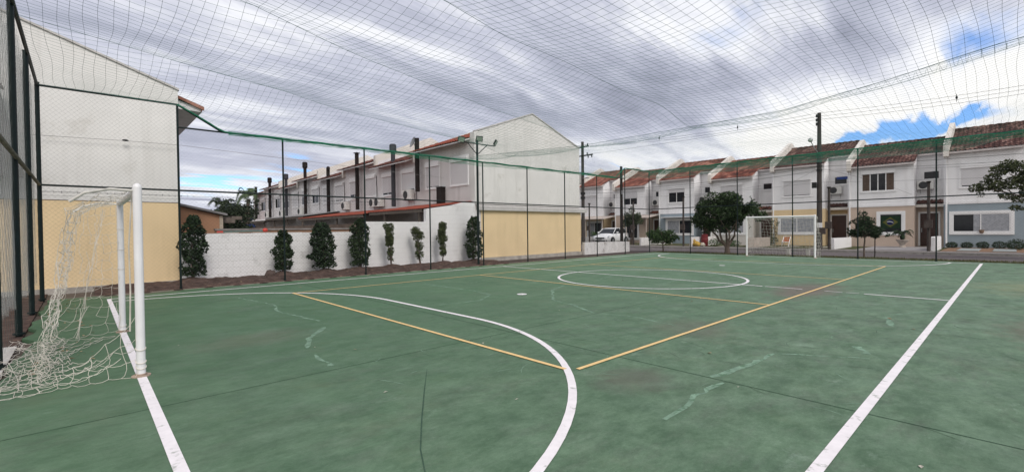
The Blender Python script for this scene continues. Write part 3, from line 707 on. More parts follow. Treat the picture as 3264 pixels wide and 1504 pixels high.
def threads(mb, pts, r):
    n = len(mb.v); P = [Vector(p) for p in pts]; t = (P[-1] - P[0]).normalized(); u = t.cross(U0).normalized() * r
    for p in P:
        mb.v += [(p.x + u.x, p.y + u.y, p.z - r * 0.5), (p.x - u.x, p.y - u.y, p.z - r * 0.5), (p.x, p.y, p.z + r)]
    for i in range(len(P) - 1):
        a = n + 3 * i; mb.f += [(a, a + 1, a + 4, a + 3), (a + 1, a + 2, a + 5, a + 4), (a + 2, a, a + 3, a + 5)]
nt = thing('overhead_net', (XR, 4.3, 4.4), 'sagging square mesh net stretched over the whole court', 'net')
CELL = 0.16
tw = MB(); y = -3.6; jj = 0
while y <= FY:
    x = FX0; L = []
    jw = random.uniform(-0.015, 0.015)
    while x <= FX1 + 0.01: L.append((x, y + jw + 0.02 * math.sin(x * 1.7 + jj), net_z(x, y))); x += 0.25
    threads(tw, L, 0.0019); y += CELL; jj += 1
x = FX0; jj = 0
while x <= FX1 + 0.01:
    y = -3.6; L = []
    jw = random.uniform(-0.015, 0.015)
    while y <= FY + 0.01: L.append((x + jw + 0.02 * math.sin(y * 1.9 + jj), y, net_z(x, y))); y += 0.159
    threads(tw, L, 0.0019); x += CELL; jj += 1
obj('netting', tw, TWINE, nt)
for r in RIDGES[1:]:
    obj('support_rope', tube([(lerp(FX0, XR, i / 40), interp(lerp(FX0, XR, i / 40), r), net_z(lerp(FX0, XR, i / 40), interp(lerp(FX0, XR, i / 40), r)) + 0.004) for i in range(41)], 0.0035, 5), TWINE, nt)
obj('support_rope', tube([(XR, lerp(-3.6, 12.6, i / 50), rope_z(min(FY, lerp(-3.6, 12.6, i / 50))) + 0.006) for i in range(51)], 0.006, 5), TWINE, nt)
def hem(pts, r): return obj('hem', tube(pts, r, 6), HEM, nt)
hem([(x_, FY - 0.03, edge_z(x_) + 0.015 + 0.012 * math.sin(x_ * 4)) for x_ in [lerp(px_[1], FX1, i / 130) for i in range(131)]], 0.022)
hem([(FX1 - 0.03, y_, ZT_HI + 0.0 + 0.012 * math.sin(y_ * 5)) for y_ in [lerp(FY, -6, i / 80) for i in range(81)]], 0.022)
# slack of the net gathered and hanging under the rails
sk = MB()
for i in range(1500):
    y0 = random.uniform(-6, FY); d = random.uniform(0.10, 0.27); 
    threads(sk, [(FX1 - 0.05, y0, ZT_HI), (FX1 - 0.07, y0 + random.uniform(-.1, .1), ZT_HI - d * 0.6), (FX1 - 0.06, y0 + random.uniform(-.15, .15), ZT_HI - d)], 0.0040)
for k in range(15):
    zz = ZT_HI - 0.02 - 0.017 * k; ph = random.uniform(0, 6)
    threads(sk, [(FX1 - 0.06, lerp(-6, FY, i / 60), zz + 0.025 * math.sin(i * 0.9 + ph)) for i in range(61)], 0.0048)
for k in range(10):
    ph = random.uniform(0, 6)
    threads(sk, [(lerp(px_[1] + 1.2, px_[9] - 1, i / 90), FY - 0.05, ZT_LOW + 0.03 - 0.012 * k * (1 + 0.9 * math.exp(-((i - 42) / 14) ** 2)) + 0.015 * math.sin(i * 0.8 + ph)) for i in range(91)], 0.0050)
obj('gathered_netting', sk, HEM, nt)

# ------------------------------------------------------------------ goals
def goal(gx, s, label, near):
    g_ = thing('football_goal', (gx, 4.7, 0), label, 'goal', 'football goals')
    r = 0.041
    for y in (3.17, 6.24):
        p = MB().tube([(gx, y, 0.0), (gx, y, 2.03), (gx, y, 2.055), (gx, y, 2.068)], [r, r, r * 0.8, r * 0.3], 16)
        u = obj('upright', p, GOALW, g_, sm=False)
        b = tube([(gx, y, 0.0), (gx, y, 0.012)], 0.085, 16); b.tube([(gx, y, 0.012), (gx, y, 0.03)], 0.05, 14)
        obj('base_plate', b, mat('rusty_plate', (0.34, 0.26, 0.21), 0.85, 0.2, 0.4, 12), u)
        st = MB().tube([(gx - s * 0.02, y, 1.99), (gx - s * 0.22, y, 2.0), (gx - s * 0.42, y, 1.95), (gx - s * 0.53, y + (0.02 if y < 4 else -0.02), 1.86)], 0.014, 8)
        obj('stay', st, mat('dirty_white_pipe', (0.58, 0.56, 0.52), 0.7, 0.3, 0.3, 9), g_)
    obj('crossbar', tube([(gx, 3.17, 2.0), (gx, 6.24, 2.0)], r, 16), GOALW, g_)
    nb = MB(); rr = 0.0023 if near else 0.0050
    random.seed(5)
    prof = [(0.05, 1.99), (0.30, 1.95), (0.50, 1.82), (0.58, 1.35), (0.68, 0.75), (0.78, 0.28), (0.80, 0.07), (0.72, 0.03), (0.92, 0.05), (0.98, 0.025), (1.10, 0.02)]
    if not near: prof = [(0.05, 1.99), (0.35, 1.93), (0.55, 1.75), (0.72, 1.2), (0.9, 0.6), (1.0, 0.2), (1.05, 0.03), (1.15, 0.02)]
    ln = [0]
    for a, b in zip(prof, prof[1:]): ln.append(ln[-1] + math.dist(a, b))
    def P(t):
        q = t * ln[-1]
        for i in range(len(prof) - 1):
            if q <= ln[i + 1]: w = (q - ln[i]) / (ln[i + 1] - ln[i]); return lerp(prof[i][0], prof[i + 1][0], w), lerp(prof[i][1], prof[i + 1][1], w)
        return prof[-1]
    step = 0.135
    def grid(fn, nu, nv, jit, miss=0.0):
        Q = [[fn(i / nu, j / nv) for j in range(nv + 1)] for i in range(nu + 1)]
        Q = [[(a + random.gauss(0, jit), b + random.gauss(0, jit), max(0.006, c + random.gauss(0, jit * (0.6 if c < 0.1 else 1)))) for a, b, c in row] for row in Q]
        def cord(a, b):
            if random.random() < miss: return
            A, B = Vector(a), Vector(b); q1, q2 = A.lerp(B, 0.3), A.lerp(B, 0.7); dz = (B - A).length * 0.12; ox, oy = random.gauss(0, 0.010), random.gauss(0, 0.010)
            for q in (q1, q2): q.z = max(0.005, q.z - dz); q.x += ox; q.y += oy
            nb.tube([A, q1, q2, B], rr, 4, cap=False)
        for i in range(nu + 1):
            for j in range(nv + 1):
                if j < nv: cord(Q[i][j], Q[i][j + 1])
                if i < nu: cord(Q[i][j], Q[i + 1][j])
                if random.random() < 0.25: nb.ell(Q[i][j], rr * 1.9, rr * 1.9, rr * 1.9, 5, 3)
    if near:
        # back of the net, bunched towards the far post and heaped on the ground
        def back(u, v):
            x, z = P(v); bunch = 0.30 * math.sin(math.pi * min(1, v * 1.4)) if v < 0.72 else 0.1
            yy = lerp(3.2, 6.22, u); yy = lerp(yy, 5.6, bunch)
            return (gx - x - 0.05 * math.sin(u * 21 + v * 4), yy, z)
        grid(back, 17, 22, 0.017, 0.24)
        def side(u, v):
            z = lerp(1.95, 0.03, v); w = interp(z, [(0.03, 0.85), (0.75, 0.62), (1.35, 0.52), (1.95, 0.42)])
            return (gx - 0.04 - u * w * (1 - 0.25 * math.sin(math.pi * v)), 6.22 + 0.03 * math.sin(v * 20) - 0.25 * u * v, z)
        grid(side, 5, 14, 0.016, 0.18)
        def skirt(u, v):
            # loose skirt lying from the near post round to the heap at the back
            y = lerp(3.16, 5.9, u); x0 = 0.03 + 0.55 * math.sin(math.pi * min(1, u * 0.98)) ** 0.8; x1 = 1.06 - 0.1 * u
            z = lerp(0.34, 0.012, v ** 0.6) * math.exp(-u * 5.0) * (1 - v) + 0.012 + 0.03 * abs(math.sin(u * 9 + v * 7)) * v
            return (gx - lerp(x0, x1, v), y - 0.10 * v * (1 - u), z)
        grid(skirt, 12, 7, 0.014, 0.06)
        def lowside(u, v):
            return (gx - 0.03 - u * 1.0, 3.16 + 0.02 * math.sin(u * 9) + 0.10 * u * (1 - v), 0.015 + (0.62 * (1 - u) ** 2.2 + 0.10 * u) * (1 - v))
        grid(lowside, 8, 3, 0.014, 0.0)
        # bunched rolls of slack cord on the ground
        for k in range(12):
            ph = random.uniform(0, 6); off = random.uniform(0.66, 1.12); z0 = random.uniform(0.012, 0.11)
            nb.tube([(gx - off - 0.08 * math.sin(ph + i * 0.8) + random.gauss(0, 0.012), lerp(3.25 + random.random() * 0.2, 5.95, i / 16), max(0.008, z0 + random.gauss(0, 0.016))) for i in range(17)], rr, 4, cap=False)
        for k in range(4):
            ph = random.uniform(0, 6); ox = random.uniform(0.52, 0.60)
            nb.tube([(gx - 0.20 - 0.32 * i / 14 + random.gauss(0, 0.015), 6.1 - 0.35 * i / 14 + random.gauss(0, 0.04), max(0.01, lerp(1.9, 0.06, i / 14))) for i in range(15)], rr, 4, cap=False)
        for zt in (0.30, 0.16, 0.10): nb.tube([(gx + 0.045 * math.cos(a), 3.17 + 0.045 * math.sin(a), zt + 0.02 * math.sin(a)) for a in [i * 0.523 for i in range(13)]], 0.005, 4)
        for zt in (0.05, 0.11, 1.62, 1.3, 1.0): nb.tube([(gx + 0.045 * math.cos(a), 6.24 + 0.045 * math.sin(a), zt + 0.02 * math.sin(a)) for a in [i * 0.523 for i in range(13)]], 0.005, 4)
        nb.tube([(gx - 0.04, 3.25, 1.95), (gx - 0.07, 3.34, 1.4), (gx - 0.06, 3.42, 0.9), (gx - 0.07, 3.44, 0.45)], 0.008, 6)
    else:
        def back(u, v):
            x, z = P(v); return (gx - s * x, lerp(3.17, 6.24, u), z - 0.35 * math.sin(math.pi * u) * math.sin(math.pi * min(1, v * 1.1)) * 0.5)
        grid(back, 20, 15, 0.012, 0.05)
        for yy in (3.17, 6.24):
            def side(u, v):
                x, z = P(v); return (gx - s * x * u, yy + 0.05 * math.sin(v * 9) * u, z)
            grid(side, 5, 15, 0.012, 0.05)
    obj('goal_net', nb, CORD if near else mat('far_goal_cord', (0.50, 0.48, 0.44), 0.85, 0.2, 0.2, 5), g_)
goal(GX0, 1, 'near white goal by the shade cloth, its torn net heaped on the ground', True)
goal(21.62, -1, 'far white goal standing in front of the street fence', False)
random.seed(21)

# ------------------------------------------------------------------ house parts
def in_plane(face, x):
    """a builder of boxes lying on a wall: face 'X-' is a wall at x seen from -X, 'Y-' a wall at y seen from -Y; depth d counts towards the viewer"""
    def bx(mb, a0, a1, z0, z1, d0, d1):
        if face == 'X-': mb.box(x - d1, x - d0, min(a0, a1), max(a0, a1), z0, z1)
        else: mb.box(min(a0, a1), max(a0, a1), x - d1, x - d0, z0, z1)
        return mb
    return bx
def window(parent, x, y0, y1, z0, z1, panes, shutter=0.0, fr=0.06, sill=True, trim=0.10, box_h=0.0, mull=None):
    """a window in a wall facing -X: trim, frame with mullions, panes listed from the viewer's left, shutter let down by a fraction"""
    B = in_plane('X-', x); w = MB()
    ya, yb = min(y0, y1), max(y0, y1)
    if trim:
        B(w, ya - trim, yb + trim, z1, z1 + trim, 0, 0.035); B(w, ya - trim, yb + trim, z0 - trim, z0, 0, 0.05)
        B(w, ya - trim, ya, z0, z1, 0, 0.035); B(w, yb, yb + trim, z0, z1, 0, 0.035)
    e = 0.003
    B(w, ya + e, yb - e, z1 - fr, z1 - e, 0, 0.022); B(w, ya + e, yb - e, z0 + e, z0 + fr, 0, 0.024)
    B(w, ya + e, ya + fr, z0 + fr, z1 - fr, 0, 0.022); B(w, yb - fr, yb - e, z0 + fr, z1 - fr, 0, 0.022)
    n = len(panes); edges = [yb - fr - (yb - ya - 2 * fr) * i / n for i in range(n + 1)]
    for c in edges[1:-1]: B(w, c - fr * 0.45, c + fr * 0.45, z0 + fr, z1 - fr, 0, 0.02)
    wo_ = obj('window', w, TRIM, parent)
    for i, pm in enumerate(panes):
        a, b = edges[i] - (fr * 0.45 if i else 0), edges[i + 1] + (fr * 0.45 if i < n - 1 else 0)
        obj('pane', B(MB(), a, b, z0 + fr, z1 - fr, 0, 0.008), pm, wo_)
    if box_h: obj('shutter_box', B(MB(), ya - 0.02, yb + 0.02, z1 - fr - box_h, z1 - fr * 0.4, 0.0, 0.10), TRIM, wo_)
    if shutter:
        s = MB(); zt = z1 - fr - box_h; zb = lerp(zt, z0 + fr, shutter); z = zb
        while z < zt - 0.005:
            t = min(z + 0.052, zt); B(s, ya + fr * 0.5, yb - fr * 0.5, z, t - 0.005, 0.012, 0.034 if int(z / 0.052) % 1 == 0 else 0.03); B(s, ya + fr * 0.5, yb - fr * 0.5, t - 0.005, t, 0.012, 0.027); z = t
        obj('shutter', s, SHUT, wo_)
    return wo_
def tiled(x0, x1, y0, y1, zf, pitch=0.21, row=0.34, amp=0.035, lip=0.03):
    """clay tile slope: rolls across, courses up the slope, each course lifted over the one below"""
    mb = MB(); ny = max(4, int((y1 - y0) / pitch * 4)); sg = 1 if x1 > x0 else -1; nr = max(1, int(abs(x1 - x0) / row)); xs = []
    for i in range(nr):
        a, b = lerp(x0, x1, i / nr), lerp(x0, x1, (i + 1) / nr); xs += [(a, lip), (b, 0.0)]
    for x, l in xs:
        for j in range(ny + 1):
            y = lerp(y0, y1, j / ny); mb.v.append((x, y, zf(x) + amp * math.sin(2 * math.pi * y / pitch) + l + 0.006 * math.sin(y * 37 + x * 91)))
    for i in range(len(xs) - 1):
        for j in range(ny):
            a = i * (ny + 1) + j; q = (a, a + ny + 1, a + ny + 2, a + 1); mb.f.append(q[::-1] if sg > 0 else q)
    return mb
def corrugated(x0, x1, y0, y1, zf, pitch=0.18, amp=0.022, th=0.012):
    mb = MB(); ny = int((y1 - y0) / pitch * 6)
    for s in (0, 1):
        for x in (x0, x1):
            for j in range(ny + 1):
                y = lerp(y0, y1, j / ny); mb.v.append((x, y, zf(x, y) + amp * math.sin(2 * math.pi * y / pitch) - th * s))
    k = ny + 1
    for j in range(ny):
        mb.f.append((j, j + 1, k + j + 1, k + j)); mb.f.append((2 * k + j, 3 * k + j, 3 * k + j + 1, 2 * k + j + 1)); mb.f.append((j, 2 * k + j, 2 * k + j + 1, j + 1)); mb.f.append((k + j, k + j + 1, 3 * k + j + 1, 3 * k + j))
    return mb
def door(parent, x, y0, y1, z0, z1, m=DOORM):
    B = in_plane('X-', x); d = B(MB(), y0, y1, z0, z1, 0, 0.03)
    for i in range(2):
        for k in range(3): B(d, lerp(y0, y1, 0.12 + 0.42 * i), lerp(y0, y1, 0.46 + 0.42 * i), lerp(z0, z1, 0.08 + 0.31 * k), lerp(z0, z1, 0.33 + 0.31 * k), 0.03, 0.042)
    o = obj('door', d, m, parent)
    f = MB(); B(f, y1, y1 + 0.10, z0, z1 + 0.10, 0, 0.05); B(f, y0 - 0.10, y0, z0, z1 + 0.10, 0, 0.05); B(f, y0, y1, z1, z1 + 0.10, 0, 0.05)
    obj('door_frame', f, TRIM, o)
    obj('handle', B(MB(), y1 - 0.10, y1 - 0.06, lerp(z0, z1, 0.42), lerp(z0, z1, 0.55), 0.042, 0.09), STEEL, o)
    return o
def aircon(x, y, z, label, w=0.82, h=0.56):
    t = thing('air_conditioner', (x, y, z), label, 'air conditioner', 'outdoor air conditioner units on the house walls')
    b = MB().box(x - 0.34, x - 0.05, y - w / 2, y + w / 2, z, z + h); b.box(x - 0.345, x - 0.34, y - w / 2 + 0.02, y - w / 2 + 0.17, z + 0.04, z + h - 0.04)
    obj('casing', b, ACW, t)
    g_ = MB(); cy, cz, r = y + 0.10, z + h / 2, h * 0.40
    n = len(g_.v)
    for k in range(3):
        rr = r * (1 - 0.3 * k)
        g_.tube([(x - 0.352, cy + rr * math.cos(a), cz + rr * math.sin(a)) for a in [i * 0.3142 for i in range(21)]], 0.008, 4)
    g_.poly([(x - 0.343, cy + r * math.cos(-a), cz + r * math.sin(-a)) for a in [i * 0.3142 for i in range(20)]])
    obj('fan_grille', g_, ACD, t)
    for q in (-0.28, 0.28): obj('bracket', tube([(x - 0.36, y + q, z - 0.02), (x - 0.01, y + q, z - 0.02), (x - 0.01, y + q, z - 0.26)], 0.014, 5), STEEL, t)
    return t

# ------------------------------------------------------------------ street row: houses facing the court across the road
XF, XRE, XB, XRG = 36.0, 37.4, 43.8, 40.0
EDG = [-5.05, -0.22, 4.77, 9.70, 14.59, 19.46, 24.36, 29.2]
HROWS = [  # eave height, lower colour, tiles, label
    (6.02, BLUEGREY, TILE_D, 'blue-grey and white terraced house with a wide white-framed window and round bushes', 'hr0'),
    (5.60, BEIGE, TILE_D, 'beige and white terraced house with a flag in its window and a dark wooden door', 'hr1'),
    (6.04, YELLOW, TILE_D, 'yellow and white terraced house with a curtained window, behind the far goal', 'hr2'),
    (5.57, mat('off_white_wall', (0.60, 0.57, 0.54), 0.85, 0.2, 0.06, 1.2, streak=0.2), TILE_R, 'white terraced house behind the large round tree', 'hr3'),
    (5.88, BLUEGREY, TILE_R, 'slate-blue and white terraced house with half-lowered shutters, behind the low bush', 'hr4'),
    (5.57, BEIGE, TILE_O, 'beige and white terraced house behind the parked car, with an orange tiled roof', 'hr5'),
    (5.93, YELLOW, TILE_O, 'yellow and white terraced house farthest along the street, beside the utility pole', 'hr6')]
for i, (ze, low, tile, lab, key) in enumerate(HROWS):
    yr, yl = EDG[i], EDG[i + 1]; yb = yr + 1.42
    h = thing('terraced_house', (XF, (yr + yl) / 2, 0), lab, 'house', 'terraced houses along the street')
    zr = lambda x, ze=ze: ze + 0.44 * (x - 35.62) if x <= XRG else ze + 0.44 * (XRG - 35.62) - 0.44 * (x - XRG)
    ZC = 2.78; dn = 0.10
    w = MB().prism([(XF, ZC), (XRE, ZC), (XRE, zr(XRE) - dn), (XF, zr(XF) - dn)], yb, yl)
    w.prism([(XRE, ZC), (XB, ZC), (XB, zr(XB) - dn), (XRG, zr(XRG) - dn), (XRE, zr(XRE) - dn)], yr, yl - 0.001)
    obj('upper_wall', w, WHITE, h)
    w = MB().prism([(XF, 0), (XRE, 0), (XRE, ZC), (XF, ZC)], yb, yl).prism([(XRE, 0), (XB, 0), (XB, ZC), (XRE, ZC)], yr, yl - 0.001)
    obj('lower_wall', w, low, h)
    if i in (0, 1, 4, 5): obj('ledge', MB().box(XF - 0.04, XF + 0.02, yb - 0.03, yl - 0.26, ZC, ZC + 0.16), WHITE, h)
    # roof: tiled slope in front, plain behind, boxed eaves
    rf = tiled(35.62, XRG, yb - 0.10, yl - 0.26, zr)
    rf2 = tiled(37.05, XRG, yr + 0.01, yb - 0.10, zr); n = len(rf.v); rf.v += rf2.v; rf.f += [tuple(a + n for a in f) for f in rf2.f]
    rf.quad((XRG, yr, zr(XRG) + 0.03), (XRG, yl - 0.26, zr(XRG) + 0.03), (XB + 0.3, yl - 0.26, zr(XB + 0.3)), (XB + 0.3, yr, zr(XB + 0.3)))
    y = yr + 0.02
    while y < yl - 0.3: rf.ell((XRG, y + 0.2, zr(XRG) + 0.01), 0.12, 0.25, 0.10, 8, 4); y += 0.38
    ro = obj('roof', rf, tile, h)
    eb = MB().prism([(35.64, ze - 0.13), (35.64, ze - 0.02), (XF + 0.3, zr(XF + 0.3) - 0.055), (XF + 0.3, zr(XF + 0.3) - 0.13)], yb - 0.08, yl - 0.262)
    eb.prism([(37.06, zr(37.06) - 0.15), (37.06, zr(37.06) - 0.05), (XRE + 0.3, zr(XRE + .3) - 0.056), (XRE + 0.3, zr(XRE + .3) - 0.13)], yr + 0.012, yb - 0.081)
    obj('eave_board', eb, mat('eave_board', (0.52, 0.47, 0.46), 0.7, 0.3, 0.1, 3), ro)
    up = [(35.55, ze - 0.28), (35.55, ze + 0.42), (35.75, ze + 0.58), (XRG - 0.1, zr(XRG) + 0.50), (XRG + 0.35, zr(XRG) + 0.42), (XB, zr(XB) + 0.4), (XB, zr(XB) - 0.3), (XRG, zr(XRG) - 0.35), (XF + 0.05, ze - 0.15), (XF + 0.05, ze - 0.34)]
    obj('parapet', MB().prism(up, yl - 0.26, yl - 0.002), CREAM, h)
    obj('downpipe', tube([(XF - 0.05, yl - 0.12, 0.1), (XF - 0.05, yl - 0.12, ze - 0.3)], 0.05, 8), TRIM, h)
    # openings
    wy0, wy1 = yb + 0.35, yl - 0.95
    cv = (0.0 if i % 2 == 0 else -0.18)
    uw = {0: dict(p=[GLASS, GLASS], s=0.94, b=0.22), 1: dict(p=[DRAPE, GLASS, GLASS, DRAPE], s=0.0, b=0.24), 2: dict(p=[GLASS, GLASS], s=0.96, b=0.20), 3: dict(p=[GLASS, GLASS], s=0.80, b=0.2),
          4: dict(p=[GLASS, GLASS], s=0.28, b=0.12), 5: dict(p=[GLASS, GLASS], s=0.55, b=0.0), 6: dict(p=[GLASS, GLASS], s=1.0, b=0.18)}[i]
    ua, ub = {0: (-2.75, -0.98), 1: (2.16, 3.98), 2: (7.05, 8.88), 3: (11.9, 13.7), 4: (16.85, 18.45), 5: (21.7, 23.3), 6: (26.6, 28.3)}[i]
    window(h, XF, ua, ub, 3.78 + cv * 0.0 + (0.05 if i == 1 else 0), 5.22 + (0.1 if i == 1 else 0), uw['p'], uw['s'], 0.06, True, 0.07, uw['b'])
    la, lb = {0: (-3.10, -0.62), 1: (1.78, 3.0), 2: (6.80, 9.12), 3: (11.8, 13.9), 4: (16.2, 18.6), 5: (21.7, 23.0), 6: (26.0, 27.8)}[i]
    lp = {0: [GLASS, CURT], 1: [GLASS], 2: [CURT, CURT], 3: [GLASS, CURT], 4: [CURT, GLASS], 5: [GLASS, GLASS], 6: [CURT, GLASS]}[i]
    lz0, lz1 = {0: (1.04, 2.18), 1: (1.0, 2.3), 2: (1.02, 2.16), 3: (1.0, 2.1), 4: (0.95, 2.2), 5: (0.5, 2.3), 6: (0.6, 2.15)}[i]
    lw = window(h, XF, la, lb, lz0, lz1, lp, 0, 0.06, True, 0.15)
    if i == 0: obj('pane', MB().box(XF - 0.012, XF - 0.0082, -1.82, -1.55, 1.1, 2.12), CURT, lw)
    if i == 4:
        obj('awning_board', MB().box(XF - 0.55, XF - 0.003, 15.9, 18.95, 2.42, 2.48), TRIM, h)
    # recess: small window, unit, tiled hood, door
    sm = window(h, XRE, yr + 0.28, yr + 1.12, 4.55 if i % 2 == 0 else 4.50, 5.15 if i % 2 == 0 else 5.08, [GLASS], 0, 0.06, True, 0.06)
    if i in (3, 4, 6):
        z0_, z1_ = (4.55, 5.15) if i % 2 == 0 else (4.50, 5.08)
        s = MB()
        for (a, b, c, d) in [(yr + .3, yr + 1.1, 0, 0.05), (yr + .3, yr + 1.1, 0.95, 1.0), (yr + .3, yr + .35, 0, 1), (yr + 1.05, yr + 1.1, 0, 1)]:
            P0 = lambda t: (XRE - 0.03 - 0.28 * (1 - t), lerp(z0_, z1_, t) + 0.02)
            (xa, za), (xb, zb) = P0(c), P0(d); s.quad((xa, a, za), (xa, b, za), (xb, b, zb), (xb, a, zb)); s.quad((xa + .03, b, za), (xa + .03, a, za), (xb + .03, a, zb), (xb + .03, b, zb))
        obj('sash', s, TRIM, sm)
    if i == 2: obj('blind', MB().box(XRE - 0.05, XRE - 0.025, yr + 0.20, yr + 0.95, 4.93, 5.12), mat('blue_blind', (0.03, 0.06, 0.22), 0.7, 0.2, 0.2, 6), sm)
    hd = tiled(36.75, XRE, yr + 0.05, yb - 0.02, lambda x: 2.90 + 0.42 * (x - 36.75), 0.21, 0.33, 0.03)
    ho = obj('porch_hood', hd, TILE_D if i < 3 else TILE_R, h)
    obj('hood_slab', MB().prism([(36.72, 2.68), (36.72, 2.84), (XRE, 3.0), (XRE, 2.68)], yr + 0.03, yb - 0.003), CREAM, ho)
    door(h, XRE, yr + 0.36, yr + 1.26, 0.12, 2.28)
    if i in (5, 6):
        pc = MB().prism([(34.2, 2.42), (34.2, 2.50), (XF - 0.003, 2.76), (XF - 0.003, 2.68)], yr + 0.1, yb + 1.2 if i == 5 else yl - 0.4)
        for yy in (yr + 0.3, yb + 1.0): pc.tube([(34.3, yy, 0.05), (34.3, yy, 2.44)], 0.045, 6)
        obj('porch_roof', pc, mat('pale_porch_sheet', (0.42, 0.36, 0.33), 0.8, 0.2, 0.15, 3), h)
for i, lab in [(1, 'white air conditioner beside the dark door of the beige flag house'), (2, 'white air conditioner under the blue blind of the yellow house behind the goal'), (4, 'white air conditioner at the edge of the big round tree'),
               (5, 'white air conditioner above the porch of the beige house behind the car'), (6, 'white air conditioner on the farthest yellow street house')]:
    yr = EDG[i]; aircon(XRE, yr + {1: 0.98, 2: 1.0, 4: 1.12, 5: 0.9, 6: 1.1}[i], {1: 3.86, 2: 3.86, 4: 3.72, 5: 3.68, 6: 3.72}[i], lab)
# flag hung inside the beige house's window: green field, yellow lozenge, blue disc
fg = thing('flag', (XF - 0.03, 2.45, 1.3), 'green flag with yellow lozenge and blue disc hanging in a window', 'flag')
obj('field', MB().box(XF - 0.024, XF - 0.014, 1.90, 2.92, 1.30, 2.14), mat('flag_green', (0.009, 0.026, 0.012), 0.8, 0.2, 0.25, 5), fg)
lz = MB().poly([(XF - 0.027, 2.82, 1.72), (XF - 0.027, 2.41, 2.06), (XF - 0.027, 2.00, 1.72), (XF - 0.027, 2.41, 1.38)]); obj('lozenge', lz, mat('flag_yellow', (0.10, 0.10, 0.025), 0.8, 0.2, 0.2, 5), fg)
dc = MB().poly([(XF - 0.030, 2.41 + 0.19 * math.cos(a), 1.72 + 0.19 * math.sin(a)) for a in [i * 0.314 for i in range(20)]]); obj('disc', dc, mat('flag_blue', (0.010, 0.015, 0.07), 0.8, 0.2, 0.2, 5), fg)
bd = MB(); pts = [(2.58, 1.74), (2.46, 1.77), (2.34, 1.74), (2.25, 1.68)]
for (a, b), (c, d) in zip(pts, pts[1:]): bd.quad((XF - 0.032, a, b - 0.018), (XF - 0.032, c, d - 0.018), (XF - 0.032, c, d + 0.018), (XF - 0.032, a, b + 0.018))
obj('band', bd, TRIM, fg)

